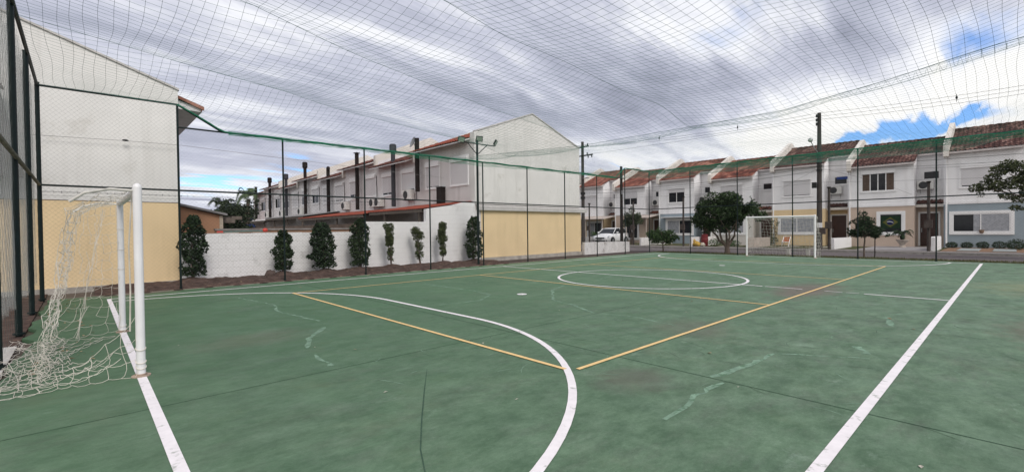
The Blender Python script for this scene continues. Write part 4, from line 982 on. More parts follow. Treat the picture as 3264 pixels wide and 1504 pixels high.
# ------------------------------------------------------------------ middle row: terrace running away from the court, back wall seen
MX, MXR, MXB = 9.9, 13.83, 17.72
MB_ = [14.2, 19.19, 23.9, 28.8, 33.5, 38.25, 43.2, 48.0, 52.7]
MLAB = ['white end house with blank yellow and white gable wall, nearest the court', 'white terraced house with grey flue and satellite dish, second from the gable', 'white terraced house with dark flue, third from the gable wall',
        'white terraced house with dark flue, fourth from the gable wall', 'white terraced house with a capped flue and open shutters, fifth from the gable', 'white terraced house with grey flue, sixth from the gable wall',
        'white terraced house, seventh from the gable and last but one', 'white terraced house at the far end of the row, by the palm']
for i in range(8):
    y0, y1 = MB_[i], MB_[i + 1]; up = 0.0 if i % 2 == 0 else -0.34
    h = thing('terraced_house', (MX, (y0 + y1) / 2, 0), MLAB[i], 'house', 'white terraced houses with dark flues, seen from behind')
    ze = 5.72 + up
    zr = lambda x, ze=ze: ze + 0.375 * (min(x, 2 * MXR - x) - 9.25)
    ZC = 2.45 if i == 0 else 0.3
    ytop = y0 + (0.30 if i == 0 else 0.0)
    prof = lambda z, d: [(MX, z), (MXB, z), (MXB, zr(MXB) - d), (MXR, zr(MXR) - d), (MX, zr(MX) - d)]
    obj('upper_wall', MB().prism(prof(ZC, 0.10), y0 + (0.02 if i == 0 else 0), y1 - 0.002), WHITE_B if i == 0 else REARWHITE, h)
    if i == 0:
        gb = MB().prism([(MX - 0.006, 2.77), (MXB + 0.006, 2.77), (MXB + 0.006, 6.22), (MXR, 7.60), (MX + 0.25, 6.24), (MX - 0.006, 6.18)], y0 - 0.05, y0 + 0.28)
        obj('gable_wall', gb, mat('gable_paint', (0.62, 0.605, 0.59), 0.88, 0.2, 0.07, 0.9, streak=0.42, bump=0.12, blotch=(0.49, 0.47, 0.445), bthr=0.60, bscale=0.9), h)
        cp_ = MB().prism([(MX + 0.22, 6.24), (MXR, 7.601), (MXR, 7.66), (MX + 0.2, 6.30)], y0 - 0.08, y0 + 0.31).prism([(MXR, 7.601), (MXB + 0.03, 6.22), (MXB + 0.03, 6.28), (MXR, 7.66)], y0 - 0.08, y0 + 0.31)
        obj('coping', cp_, LEDGE, h)
        obj('lower_wall', MB().box(MX + 0.35, MXB + 0.08, y0 - 0.06, y1 - 0.01, 0.18, 2.46), YELLOW, h)
        obj('corner_wall', MB().box(MX, MX + 0.348, y0 - 0.04, y1 - 0.2, 0.0, 2.46), REARWHITE, h)
        lg = MB().prism([(y0 - 0.20, 2.46), (y0 - 0.20, 2.66), (y0 + 0.1, 2.768), (y0 + 0.1, 2.46)], MX + 0.1, MXB + 0.5, 'X'); obj('ledge', lg, LEDGE, h)
        ft = MB(); x = MX + 0.3
        while x < MXB + 0.1:
            L = random.uniform(0.5, 1.2); ft.box(x, min(x + L, MXB + 0.1), y0 - random.uniform(0.10, 0.15), y0, -0.05, 0.18 + random.uniform(-0.03, 0.03)); x += L
        obj('footing', ft, FOOT, h)
    # eave tiles, soffit, parapet and flue
    rf = tiled(9.25, MXR, y0 + 0.29, y1 - 0.02, zr, 0.21, 0.34, 0.03)
    rf.quad((MXR, y0 + .29, zr(MXR)), (MXR, y1 - .02, zr(MXR)), (MXB + 0.45, y1 - .02, zr(MXB + .45)), (MXB + 0.45, y0 + .29, zr(MXB + .45)))
    if i == 0:
        pass
    ro = obj('roof', rf, TERRA if i == 0 else TILE_E, h)
    obj('eave_board', MB().prism([(9.29, ze - 0.075), (9.29, ze - 0.02), (MX + 0.2, zr(MX + .2) - 0.04), (MX + 0.2, zr(MX + .2) - 0.10)], y0 + 0.295, y1 - 0.024), REARWHITE, ro)
    pz = 0.34
    if i: obj('parapet', MB().prism([(9.75, zr(9.75) - 0.3), (9.75, zr(9.75) + pz), (MXR, zr(MXR) + pz + 0.08), (MXB, zr(MXB) + pz), (MXB, zr(MXB) - 0.3), (MXR, zr(MXR) - 0.3)], y0 + 0.005, y0 + 0.28), CREAM, h)
    wins = [(y0 + 0.47, y0 + 1.86), (y0 + 2.87, y0 + 4.13)] if i == 0 else [(y0 + 0.32, y0 + 1.74), (y0 + 2.72, y0 + 4.1)]
    if i == 7: wins = wins
    op = {0: (1.0, 0.97), 1: (0.86, 0.90), 2: (1.0, 0.80), 3: (0.95, 1.0), 4: (0.45, 0.40), 5: (1.0, 0.5), 6: (0.2, 0.2), 7: (0.2, 0.2)}[i]
    for (a, b), s in zip(wins, op): window(h, MX, a, b, 3.76 + up * 0.25, 5.10 + up * 0.25, [GLASS, GLASS], s, 0.05, True, 0.07, 0.17)
    fyy = {0: 18.80, 1: 21.45, 2: 26.3, 3: 31.2, 4: 36.0, 5: 40.8, 6: 45.7, 7: 50.55}[i]; fb = 3.63 if i == 0 else 2.95
    ft_ = {0: 6.52, 1: 6.10, 2: 6.66, 3: 6.2, 4: 6.7, 5: 6.2, 6: 6.3, 7: 6.2}[i]
    fm = FLUEG if i in (1, 5) else FLUE
    fl_ = MB().tube([(9.62, fyy, fb), (9.62, fyy, ft_)], 0.125, 12)
    if i in (2, 7): fl_.tube([(9.62, fyy, ft_), (9.62, fyy, ft_ + 0.02), (9.62, fyy, ft_ + 0.07)], [0.22, 0.22, 0.03], 10)
    elif i in (1, 4, 5, 6): fl_.tube([(9.62, fyy, ft_ - 0.05), (9.62, fyy, ft_ + 0.05), (9.62, fyy, ft_ + 0.42), (9.62, fyy, ft_ + 0.48)], [0.12, 0.20, 0.20, 0.14], 12)
    elif i == 3: fl_.tube([(9.62, fyy - 0.02, ft_), (9.62, fyy - 0.25, ft_ - 0.12)], [0.14, 0.05], 8)
    obj('flue', fl_, fm, h, sm=False)
    if i: obj('pipe', tube([(MX - 0.03, y0 + 0.12, 3.2), (MX - 0.03, y0 + 0.12, 4.3), (MX - 0.03, y0 + 0.16, 4.4), (MX - 0.03, y0 + 0.16, 5.0)], 0.018, 5), FLUEG, h)
obj('dark_duct_box', MB().box(9.62, 9.895, 16.57, 16.98, 2.85, 3.72).box(9.60, 9.898, 16.55, 17.0, 3.72, 3.75), FLUE, None, 'short dark metal duct standing on the terracotta roof by the gable', 'duct')
for y, z, lab in [(19.9, 3.25, 'white air conditioner below the third shutter from the gable'), (23.45, 3.02, 'twin white air conditioner between the second and third back windows'), (24.15, 3.02, 'white air conditioner hung left of its twin on the back wall'),
                  (28.45, 3.02, 'white air conditioner left of the tallest dark flue'), (37.4, 2.95, 'small white air conditioner behind the fifth house'), (42.4, 2.95, 'small white air conditioner behind the sixth house'), (46.9, 2.95, 'small white air conditioner near the end of the white row')]:
    aircon(MX, y, z, lab)
ds = thing('satellite_dish', (10.2, 19.45, 5.9), 'grey satellite dish on the white roof beside the brown flue', 'satellite dish')
dm = MB(); D0 = Vector((10.0, 19.75, 6.45)); dn_ = Vector((-0.93, 0.22, 0.35)).normalized(); du = dn_.orthogonal().normalized(); dv = dn_.cross(du)
for k in range(6):
    for j in range(16):
        r = 0.33 * k / 5; an = j * math.pi / 8; dm.v.append(tuple(D0 + du * r * math.cos(an) + dv * r * math.sin(an) * 1.0 + dn_ * (0.10 * (k / 5) ** 2)))
for k in range(5):
    for j in range(16): a = k * 16 + j; b = k * 16 + (j + 1) % 16; dm.f.append((a, b, b + 16, a + 16))
obj('reflector', dm, mat('grey_dish', (0.22, 0.22, 0.23), 0.6, 0.4, 0.15, 5), ds, sm=True)
obj('arm', tube([tuple(D0), tuple(D0 + dn_ * 0.32 - dv * 0.05)], 0.012, 5), STEEL, ds)
obj('mount', tube([tuple(D0), (10.2, 19.6, 5.8)], 0.02, 6), STEEL, ds)

# lean-to roofs over the back yards
def leanto(name, x0, z0, x1, z1, y0, y1, m, label, fascia=True, corr=True):
    t = thing(name, (x0, (y0 + y1) / 2, 0), label, 'lean-to', 'lean-to roofs behind the white terrace')
    zf = lambda x, y: lerp(z0, z1, (x - x0) / (x1 - x0))
    obj('roof_sheet', corrugated(x0, x1, y0, y1, zf, 0.18 if corr else 0.4, 0.022 if corr else 0.004), m, t)
    f = MB().box(x1 + 0.02, x1 + 0.06, y0 + 0.1, y1 - 0.1, z1 - 0.17, z1 - 0.035)
    y = y0 + 0.3
    while y < y1: f.prism([(x1 + 0.06, z1 - 0.16), (x1 + 0.06, z1 - 0.05), (x0 - 0.05, z0 - 0.05), (x0 - 0.05, z0 - 0.16)], y, y + 0.06); y += 1.2
    obj('rafters', f, mat('old_timber', (0.14, 0.115, 0.10), 0.9, 0.1, 0.3, 6), t)
    p = MB(); y = y0 + 0.4
    while y < y1: p.box(x1 + 0.07, x1 + 0.17, y, y + 0.1, 0, z1 - 0.05); y += 3.2
    obj('post', p, mat('old_timber', (0, 0, 0)), t)
    return t
leanto('lean_to', 9.88, 2.90, 7.12, 2.50, 14.32, 19.6, TERRA, 'terracotta corrugated lean-to roof nearest the gable, above the block wall')
leanto('lean_to', 9.88, 2.84, 6.9, 2.42, 19.7, 29.6, TERRA, 'long faded terracotta lean-to roof behind the two bushy shrubs', corr=True)
leanto('lean_to', 9.88, 2.98, 7.3, 2.62, 29.8, 38.8, GREYSHEET, 'grey sheet lean-to roof in the middle of the yards')
leanto('lean_to', 9.88, 2.85, 7.3, 2.5, 39.0, 47.6, mat('pale_sheet', (0.42, 0.40, 0.40), 0.8, 0.2, 0.15, 2), 'pale sheet lean-to roof before the last white house')
leanto('lean_to', 9.88, 2.8, 6.2, 2.35, 47.8, 53.5, TERRA, 'farthest terracotta lean-to roof beside the dark trees')
obj('water_tank', MB().tube([(5.2, 35.5, 0), (5.2, 35.5, 1.95), (5.2, 35.5, 2.1), (5.2, 35.5, 2.14)], [0.55, 0.6, 0.5, 0.2], 14), mat('blue_tank', (0.015, 0.035, 0.16), 0.6, 0.3, 0.2, 4), None, 'dark blue water tank in the yards behind the brick wall', 'water tank')

# white painted block wall along the court, stepped up to the gable
WY0, WY1 = 14.12, 14.30
bw = thing('block_wall', (4, WY0, 0), 'white painted block wall behind the shrubs, stepped up beside the gable', 'wall')
m_ = MB().box(-1.62, 4.34, WY0, WY1, -0.05, 1.50)
m_.box(4.342, 7.165, WY0 + 0.002, WY1, -0.05, 1.90)
obj('wall', m_, PAINTB, bw)
tp = [(7.167, -0.05), (9.86, -0.05), (9.86, 2.84), (9.2, 2.80), (8.6, 2.66), (7.9, 2.56), (7.167, 2.45)]
hm = MB(); k = len(tp)
for yy in (WY0 - 0.002, WY1): hm.v += [(a, yy, z) for a, z in tp]
hm.f += [tuple(range(k)), tuple(reversed(range(k, 2 * k)))] + [(i, k + i, k + (i + 1) % k, (i + 1) % k) for i in range(k)]
obj('high_wall', hm, PAINTB, bw)
bt = MB(); x = -1.6
while x < 4.3: bt.box(x, x + 0.385, WY0 - 0.004, WY1 + 0.004, 1.50, 1.505 + random.uniform(0.0, 0.02)); x += 0.40
obj('coping', bt, mat('white_coping', (0.60, 0.58, 0.575), 0.9, 0.15, 0.12, 3, streak=0.4), bw)
b2 = thing('brick_wall', (1.5, 14.6, 0), 'brown brick yard wall with grey coping just behind the white wall', 'wall')
obj('wall', MB().box(-0.6, 4.6, 14.52, 14.66, 0, 1.60), BROWNB, b2)
obj('coping', MB().box(-0.62, 4.62, 14.48, 14.70, 1.60, 1.66), mat('grey_coping', (0.22, 0.20, 0.19), 0.95, 0.1, 0.3, 5), b2)
obj('yard_wall', MB().box(4.7, 4.85, 16.0, 40.0, 0, 1.85), mat('dim_yard_brick', (0.16, 0.12, 0.10), 0.95, 0.1, 0.35, 2.5), None, 'dim brown wall dividing the back yards behind the shrubs', 'wall')
# brown shed with sloping roof beyond the white wall
sh = thing('shed', (-1.5, 18.5, 0), 'brown peeling shed with a sloping grey roof beyond the white wall', 'shed')
obj('wall', MB().prism([(-3.4, 0), (0.17, 0), (0.17, 2.22), (-1.2, 2.56), (-3.4, 3.05)], 18.0, 22.0), mat('peeling_brown_render', (0.33, 0.185, 0.115), 0.95, 0.1, 0.12, 1.2, blotch=(0.52, 0.40, 0.29), bthr=0.655, bscale=1.5), sh)
obj('corner_post', MB().box(0.171, 0.29, 17.98, 18.2, 0, 2.2), mat('pale_render', (0.42, 0.36, 0.29), 0.95, 0.1, 0.2, 4), sh)
obj('roof', MB().prism([(0.42, 2.20), (-3.5, 3.12), (-3.5, 3.20), (0.42, 2.28)], 17.85, 22.2), GREYSHEET, sh)
obj('beam', MB().box(0.30, 0.78, 18.3, 18.5, 1.92, 2.12).box(0.72, 1.1, 18.6, 20.6, 2.06, 2.2), mat('old_timber', (0, 0, 0)), sh)
# broom handle left on the wall top
bp_ = thing('pole', (0.1, 14.2, 1.53), 'thin teal pole with red ends lying along the top of the white wall', 'pole')
obj('shaft', tube([(-0.5, 14.2, 1.555), (0.75, 14.2, 1.575)], 0.018, 7), mat('teal_paint', (0.10, 0.20, 0.19), 0.6, 0.3, 0.2, 9), bp_)
RED = mat('red_plastic', (0.55, 0.055, 0.04), 0.5, 0.4, 0.15, 9)
obj('end_cap', tube([(-0.62, 14.2, 1.55), (-0.45, 14.2, 1.556)], 0.026, 7), RED, bp_)
obj('end_cap', MB().ell((0.80, 14.2, 1.60), 0.085, 0.07, 0.07, 9, 6), RED, bp_)
rk = MB().ell((0.72, 13.35, 0.08), 0.20, 0.16, 0.20, 9, 6, 0.18).ell((1.0, 13.5, 0.05), 0.26, 0.12, 0.09, 8, 5, 0.2).ell((0.45, 13.35, 0.05), 0.22, 0.10, 0.07, 8, 5, 0.2)
obj('tree_stump', rk, mat('dead_wood', (0.085, 0.062, 0.055), 0.95, 0.1, 0.4, 9, bump=0.8), None, 'dark weathered stump in the soil at the foot of the white wall', 'stump')

# ------------------------------------------------------------------ left house: big blank gable beside the near goal
lh = thing('end_house', (-5.6, 14.2, 0), 'large white and yellow blank gable wall behind the near goal', 'house')
GL = mat('left_gable_paint', (0.69, 0.675, 0.66), 0.88, 0.2, 0.06, 0.9, streak=0.30, bump=0.12, blotch=(0.60, 0.58, 0.555), bthr=0.58, bscale=0.8)
LE, LR = -1.58, -6.0
zl = lambda x: 5.90 + 0.355 * (LE - x) if x >= LR else 5.90 + 0.355 * (LE - LR) - 0.355 * (LR - x)
obj('upper_wall', MB().prism([(LE, 2.46), (LE, 5.90), (LR, zl(LR)), (-10.4, zl(-10.4)), (-10.4, 2.46)], 14.15, 19.0), GL, lh)
obj('coping', MB().prism([(LE + 0.03, 5.88), (LE + 0.03, 5.94), (LR, zl(LR) + 0.055), (LR, zl(LR) + 0.003)], 14.11, 14.4).prism([(LR, zl(LR) + 0.003), (LR, zl(LR) + 0.055), (-10.45, zl(-10.45) + 0.055), (-10.45, zl(-10.45) + 0.003)], 14.11, 14.4), LEDGE, lh)
obj('lower_wall', MB().box(-10.4, LE - 0.03, 14.12, 18.9, 0.10, 2.44), YELLOW, lh)
obj('base_course', MB().box(-10.4, LE, 14.06, 18.9, -0.06, 0.10), FOOT, lh)
obj('shadow_joint', MB().box(-10.4, LE - 0.02, 14.135, 14.16, 2.44, 2.46), mat('dark_joint_gap', (0.06, 0.045, 0.035), 0.95, 0.1, 0.2, 4), lh)
vt = MB().prism([(-0.90, 5.39), (-0.90, 5.50), (LE, 5.745), (LE, 5.66)], 14.17, 14.248).box(-0.975, -0.945, 14.2, 18.98, 5.36, 5.50)
lro = obj('roof', tiled(-0.93, LE - 1.0, 14.22, 19.0, lambda x: 5.46 + 0.355 * (-0.93 - x), 0.21, 0.34, 0.03), TILE_R, lh)
obj('verge_tiles', vt, TILE_R, lro)
obj('eave_board', MB().prism([(-0.95, 5.34), (-0.95, 5.44), (LE - 0.2, 5.67), (LE - 0.2, 5.36)], 14.25, 18.98), REARWHITE, lro)
def cable(pts, r, m, label, cat, group=None, name='wire'): return obj(name, tube(pts, r, 5), m, None, label, cat, group)
DW = mat('dark_cable', (0.03, 0.03, 0.032), 0.7, 0.2, 0.2, 3)
cable([(-10, 14.02, 4.10), (-4.52, 14.02, 4.12), (-2.85, 14.02, 4.18), (-1.6, 14.02, 4.2), (4, 16, 4.3), (9.85, 16.6, 4.2)], 0.006, mat('grey_wire', (0.25, 0.24, 0.24), 0.8, 0.2, 0.1, 3), 'thin wire crossing the white gable at mid height', 'wire')
obj('spacer', MB().ell((-2.85, 14.0, 4.19), 0.075, 0.03, 0.03, 8, 5), BLACK, None, 'small black clamp on the wire across the white gable', 'clamp')
bwm = MB()
for k in range(2): bwm.tube([(x_, 14.0 + 0.012 * math.cos(x_ * 14 + k * math.pi), 2.66 + 0.012 * math.sin(x_ * 14 + k * math.pi)) for x_ in [lerp(-4.6, 5.0, i / 200) for i in range(201)]], 0.003, 4)
for i in range(62):
    x = lerp(-4.5, 4.9, i / 61)
    for k in range(2): a = random.uniform(0, 6.28); bwm.tube([(x, 14.0 - 0.035 * math.cos(a), 2.66 - 0.035 * math.sin(a)), (x + 0.015, 14.0 + 0.035 * math.cos(a), 2.66 + 0.035 * math.sin(a))], 0.003, 3)
bwm.tube([(-4.6, 14.0, 2.56), (5.0, 14.0, 2.56)], 0.003, 4)
obj('barbed_wire', bwm, FLUEG, None, 'strands of barbed wire strung above the white block wall', 'barbed wire')
# dark upright sheet of guessed form with a tile edge, far left
aw = thing('panel', (-6.5, 13.4, 3.0), 'dark upright sheet with a tiled edge seen through the shade cloth', 'panel')
obj('sheet', MB().prism([(-4.84, 2.98), (-5.02, 4.0), (-5.22, 5.02), (-8.5, 6.2), (-8.5, 2.92)], 13.5, 13.9), mat('dark_panel_sheet', (0.085, 0.075, 0.078), 0.9, 0.1, 0.35, 2.5), aw)
obj('tile_edge', tiled(-5.16, -8.5, 13.3, 13.95, lambda x: 5.12 + 0.36 * (-5.16 - x), 0.21, 0.34, 0.03), TILE_O, aw)

# ------------------------------------------------------------------ plants
def foliage(blobs, n, size, up=0.25, shell=0.55, gap=0.0):
    """leaf-sized faces through overlapping clumps, denser towards their outside"""
    mb = MB(); tot = sum(b[3] * b[4] * b[5] for b in blobs)
    for (x, y, z, rx, ry, rz) in blobs:
        for _ in range(int(n * rx * ry * rz / tot)):
            d = Vector((random.gauss(0, 1), random.gauss(0, 1), random.gauss(0, 1))).normalized()
            r = random.random() ** (1 / 3.0) if random.random() > shell else random.uniform(0.78, 1.08)
            p = Vector((x + d.x * rx * r, y + d.y * ry * r, z + d.z * rz * r))
            if gap and mnoise.noise(p * gap) < -0.12: continue
            mb.leaf(p, size, up)
    return mb
def column(x, y, z0, z1, w, n, size, lean=0.0, seed=0.0, flat=0.75):
    """upright shrub: leaves along a ragged column, with bites out of its sides"""
    mb = MB()
    for _ in range(n):
        f = random.random() ** 0.92; an = random.uniform(0, 6.283)
        prof = (0.55 + 0.45 * math.sin(math.pi * min(1.0, f * 0.85 + 0.18))) * (1.0 if f < 0.86 else 1.0 - 2.6 * (f - 0.86))
        R = w * prof * (1.0 + 0.55 * mnoise.noise(Vector((math.cos(an) * 1.1 + seed, math.sin(an) * 1.1, f * 5.5))))
        r = R * (random.random() ** 0.5 if random.random() < 0.5 else random.uniform(0.8, 1.1))
        p = Vector((x + lean * f + r * math.cos(an), y + r * math.sin(an) * flat, z0 + 0.08 + f * (z1 - z0 - 0.06) + random.gauss(0, 0.02)))
        if mnoise.noise(p * 6.0) < -0.22: continue
        mb.leaf(p, size, 0.5)
    return mb
def clumps(cx, cy, cz, rx, ry, rz, n, cr):
    out = []
    for i in range(n):
        d = Vector((random.gauss(0, 1), random.gauss(0, 1), random.gauss(0, 1))).normalized(); r = random.uniform(0.35, 1.0)
        k = cr * random.uniform(0.65, 1.25)
        out.append((cx + d.x * (rx - k * 0.6) * r, cy + d.y * (ry - k * 0.6) * r, cz + d.z * (rz - k * 0.6) * r, k, k, k * 0.75))
    return out
def limb(mb, p, q, r0, r1, k=7, bend=0.08):
    P, Q = Vector(p), Vector(q); L = (Q - P).length; pts = []
    for i in range(6):
        t = i / 5; c = P.lerp(Q, t)
        if 0 < i < 5: c += Vector((random.gauss(0, 1), random.gauss(0, 1), random.gauss(0, 0.4))) * L * bend * 0.5
        pts.append(c)
    mb.tube(pts, [lerp(r0, r1, i / 5) for i in range(6)], k); return pts

SL = ['bushy dark shrub at the corner of the yellow gable wall', 'ragged dark shrub behind the second fence post, beside the stump', 'broad dark shrub leaning over the white wall, with a side sprig near its foot', 'dense tall shrub behind the third fence post, left of the slim ones',
      'slim light shrub with bare stems, left one of the thin pair', 'thinnest forked shrub, nearly bare at the foot, beside a fence post', 'slender cone-shaped shrub before the high part of the white wall', 'bushy dark shrub under the floodlight mast at the gable corner']
for (x, hgt, w, dn_, lean, kd), lab in zip(SHRUBS, SL):
    y = 13.52; zb = bank_h(x, 13.45) - 0.02
    t = thing('columnar_shrub', (x, y, zb), lab, 'shrub', 'upright shrubs along the white block wall')
    st = MB(); ns = {0: 3, 1: 4, 2: 3}[kd]; tops = []
    for k in range(ns):
        tx = x + lean + random.uniform(-0.6, 0.6) * w; p = limb(st, (x + random.uniform(-.04, .04), y + random.uniform(-.03, .03), zb), (tx, y + random.uniform(-.1, .1), zb + (hgt - zb) * random.uniform(0.82, 0.95)), 0.022, 0.006, 5, 0.06); tops.append(p)
    obj('stems', st, BARK, t)
    bl_ = []
    if kd == 2:
        for p in tops:
            for k in range(16):
                f = random.uniform(0.10, 1.0); c = p[0].lerp(p[-1], f) + Vector((random.gauss(0, 0.05), random.gauss(0, 0.05), 0.04)); r = 0.085 * random.uniform(0.7, 1.3) * (1.2 if f > 0.5 else 0.9) * (w / 0.25)
                bl_.append((c.x, c.y, c.z, r, r, r * 1.1))
    if kd == 2: lm_ = foliage(bl_, int(4200 * dn_), 0.080, 0.4, 0.5)
    else:
        lm_ = column(x, y, zb, hgt + 0.04, w * 0.90, int(4000 * dn_), 0.092, lean, x * 3.1)
        if abs(x - 2.5) < 0.1:
            sp_ = foliage([(x - 0.42, y, zb + 0.45, 0.10, 0.08, 0.07), (x - 0.52, y, zb + 0.50, 0.07, 0.07, 0.06)], 160, 0.08, 0.4, 0.5); n_ = len(lm_.v); lm_.v += sp_.v; lm_.f += [tuple(q + n_ for q in f) for f in sp_.f]
    obj('leaves', lm_, [L_DARK, leafmat('deep_green_leaf', (0.009, 0.019, 0.009), (0.060, 0.092, 0.040), 0.2), L_OLIVE][kd], t)

t = thing('round_tree', (23.35, 7.95, 0), 'large round dark-leaved tree with a forked grey trunk, left of the far goal', 'tree')
tr = MB(); limb(tr, (23.35, 7.95, -0.05), (23.35, 7.95, 0.32), 0.17, 0.13, 9, 0.0)
ends = [(23.6, 9.1, 1.5), (23.3, 8.6, 1.6), (23.5, 7.4, 1.5), (24.2, 8.3, 1.7), (23.2, 7.75, 1.35)]
for e in ends:
    p = limb(tr, (23.35, 7.95, 0.28), e, 0.085, 0.035, 7, 0.07)
    for k in range(2): limb(tr, p[4], (e[0] + random.uniform(-.5, .5), e[1] + random.uniform(-.6, .6), e[2] + 0.8), 0.035, 0.012, 5)
obj('trunk', tr, BARK, t)
cl_ = clumps(23.75, 8.3, 2.4, 1.55, 2.05, 1.28, 58, 0.50) + [(23.5, 9.6, 2.0, .45, .5, .4), (23.6, 7.0, 3.0, .45, .45, .35), (23.6, 8.0, 3.25, .5, .6, .32), (23.5, 6.75, 2.4, .4, .4, .4), (23.5, 9.4, 2.8, .4, .45, .35), (23.5, 7.1, 1.5, .4, .45, .35), (23.5, 9.3, 1.5, .45, .5, .35), (23.4, 8.3, 1.55, .5, .8, .35)]
obj('crown', foliage(cl_, 25000, 0.125, 0.35, 0.5, 1.5), leafmat('round_tree_leaf', (0.008, 0.016, 0.008), (0.066, 0.108, 0.042), 0.18), t)

t = thing('low_bush', (23.35, 11.95, 0), 'low spreading bush with a thin stem at the fence corner', 'bush')
tr = MB(); p = limb(tr, (23.35, 11.95, -0.05), (23.35, 11.98, 0.5), 0.05, 0.04, 6, 0.03)
for e in [(23.4, 12.7, 1.0), (23.3, 11.3, 1.0), (23.8, 12.0, 1.2), (23.3, 12.1, 1.35)]: limb(tr, p[-1], e, 0.03, 0.01, 5)
obj('trunk', tr, BARK, t)
obj('crown', foliage(clumps(23.5, 12.0, 0.98, 0.9, 1.15, 0.5, 34, 0.33) + [(23.4, 12.05, 1.55, .26, .3, .26), (23.4, 12.9, 0.75, .3, .3, .22), (23.4, 11.15, 0.8, .3, .28, .22)], 7500, 0.11, 0.5, 0.5, 2.2), L_MID, t)

t = thing('slender_tree', (31.0, 19.2, 0), 'slender grey-green tree with thin stems in front of the parked car', 'tree')
tr = MB()
for e in [(31.1, 19.7, 2.2), (30.9, 19.1, 2.6), (31.0, 18.7, 2.3), (31.2, 19.3, 2.9)]: limb(tr, (31.0 + random.uniform(-.05, .05), 19.2 + random.uniform(-.08, .08), -0.02), e, 0.05, 0.012, 6, 0.05)
obj('trunk', tr, BARK, t)
obj('crown', foliage(clumps(31.0, 19.15, 2.25, 0.75, 0.95, 0.85, 20, 0.30) + [(31, 19.15, 3.05, .25, .3, .3), (31, 18.5, 2.6, .25, .25, .3), (31, 19.9, 1.9, .25, .25, .3)], 3600, 0.11, 0.4, 0.5), leafmat('grey_green_leaf', (0.03, 0.042, 0.024), (0.12, 0.15, 0.085)), t)

t = thing('young_tree', (23.85, 1.68, 0), 'young dark street tree tied beside a thin stake, left of the potted cycad', 'tree')
tr = MB(); p = limb(tr, (23.85, 1.68, -0.05), (23.85, 1.66, 1.0), 0.038, 0.03, 6, 0.02)
for e in [(23.9, 2.2, 1.5), (23.8, 1.2, 1.5), (23.9, 1.7, 2.3), (24.2, 1.6, 1.5)]: limb(tr, p[-1], e, 0.024, 0.008, 5)
obj('trunk', tr, BARK, t)
obj('crown', foliage([(23.85, 1.66, 1.28, .45, .55, .32), (23.85, 2.05, 1.25, .3, .35, .3), (23.85, 1.25, 1.2, .32, .38, .28), (23.85, 1.65, 1.72, .36, .42, .26), (23.85, 2.05, 1.62, .22, .24, .18), (23.85, 1.72, 2.1, .15, .17, .16), (23.9, 1.62, 2.42, .13, .16, .12), (23.85, 0.9, 1.1, 0.15, .2, .12)], 5200, 0.10, 0.4, 0.45, 2.6), L_DARK, t)
obj('stake', tube([(23.9, 1.28, -0.05), (23.9, 1.27, 1.0)], 0.022, 6), WOODP, None, 'thin dark stake standing beside the young street tree', 'stake')

t = thing('spreading_tree', (26.2, -5.6, 0), 'spreading tree whose sparse branch reaches in front of the blue-grey house', 'tree')
tr = MB(); p = limb(tr, (26.2, -5.6, -0.05), (26.1, -5.3, 1.9), 0.16, 0.11, 9, 0.04)
for e in [(26.0, -3.6, 3.2), (25.9, -2.6, 3.05), (26.2, -4.4, 4.0), (26.4, -6.4, 3.6), (26.0, -3.1, 3.7), (26.2, -4.0, 2.5)]:
    q = limb(tr, p[-1], e, 0.06, 0.018, 6, 0.07)
    for k in range(3): limb(tr, q[4], (e[0] + random.uniform(-.3, .3), e[1] + random.uniform(-.4, .6), e[2] + random.uniform(-.2, .4)), 0.018, 0.006, 4)
obj('trunk', tr, BARK, t)
cl_ = [(26.0, -2.05, 3.15, .28, .26, .2), (26, -2.35, 3.25, .3, .3, .24), (26, -2.55, 3.55, .25, .28, .2), (26, -2.75, 3.85, .32, .3, .26), (26, -3.05, 4.1, .35, .33, .24), (26.1, -3.4, 3.95, .35, .35, .28), (26, -2.75, 3.2, .3, .3, .24), (26, -3.2, 3.3, .35, .35, .28), (26.1, -3.6, 3.5, .4, .4, .3),
       (26, -2.2, 2.85, .12, .16, .12), (26, -3.0, 2.75, .28, .28, .15), (26, -3.4, 2.6, .3, .3, .18), (26, -3.3, 2.2, .25, .25, .14), (26, -3.7, 2.9, .35, .35, .3), (26.2, -4.3, 3.6, .7, .7, .5), (26.3, -5.4, 4.0, .9, .9, .6), (26.3, -6.5, 3.6, .8, .8, .6), (26, -4.5, 2.7, .5, .5, .35)]
obj('crown', foliage(cl_, 17000, 0.115, 0.4, 0.4), leafmat('spreading_tree_leaf', (0.025, 0.034, 0.016), (0.13, 0.145, 0.070), 0.25), t)

def frond(mb, base, an, L, rise, droop, w=0.03, n=26, lw=0.012):
    ca, sa = math.cos(an), math.sin(an); pts = []
    for i in range(12):
        q = i / 11; pts.append(Vector((base[0] + ca * L * q * (1 - 0.25 * q), base[1] + sa * L * q * (1 - 0.25 * q), base[2] + rise * math.sin(q * 2.2) - droop * q * q)))
    mb.tube(pts, [0.012 * (1 - 0.8 * i / 11) for i in range(12)], 4)
    for i in range(n):
        q = 0.12 + 0.88 * i / n; k = min(10, int(q * 11)); p = pts[k].lerp(pts[k + 1], q * 11 - k); d = (pts[k + 1] - pts[k]).normalized(); sd = d.cross(U0).normalized(); ll = w * (0.5 + math.sin(math.pi * q) * 0.9)
        for s_ in (1, -1):
            e = p + sd * s_ * ll + d * ll * 0.6 - U0 * ll * 0.35; nn = d * lw
            mb.poly([p - nn, p + nn, e])
t = thing('potted_cycad', (34.5, 1.6, 0.1), 'spiky cycad in a pale footed pot before the dark door', 'potted plant')
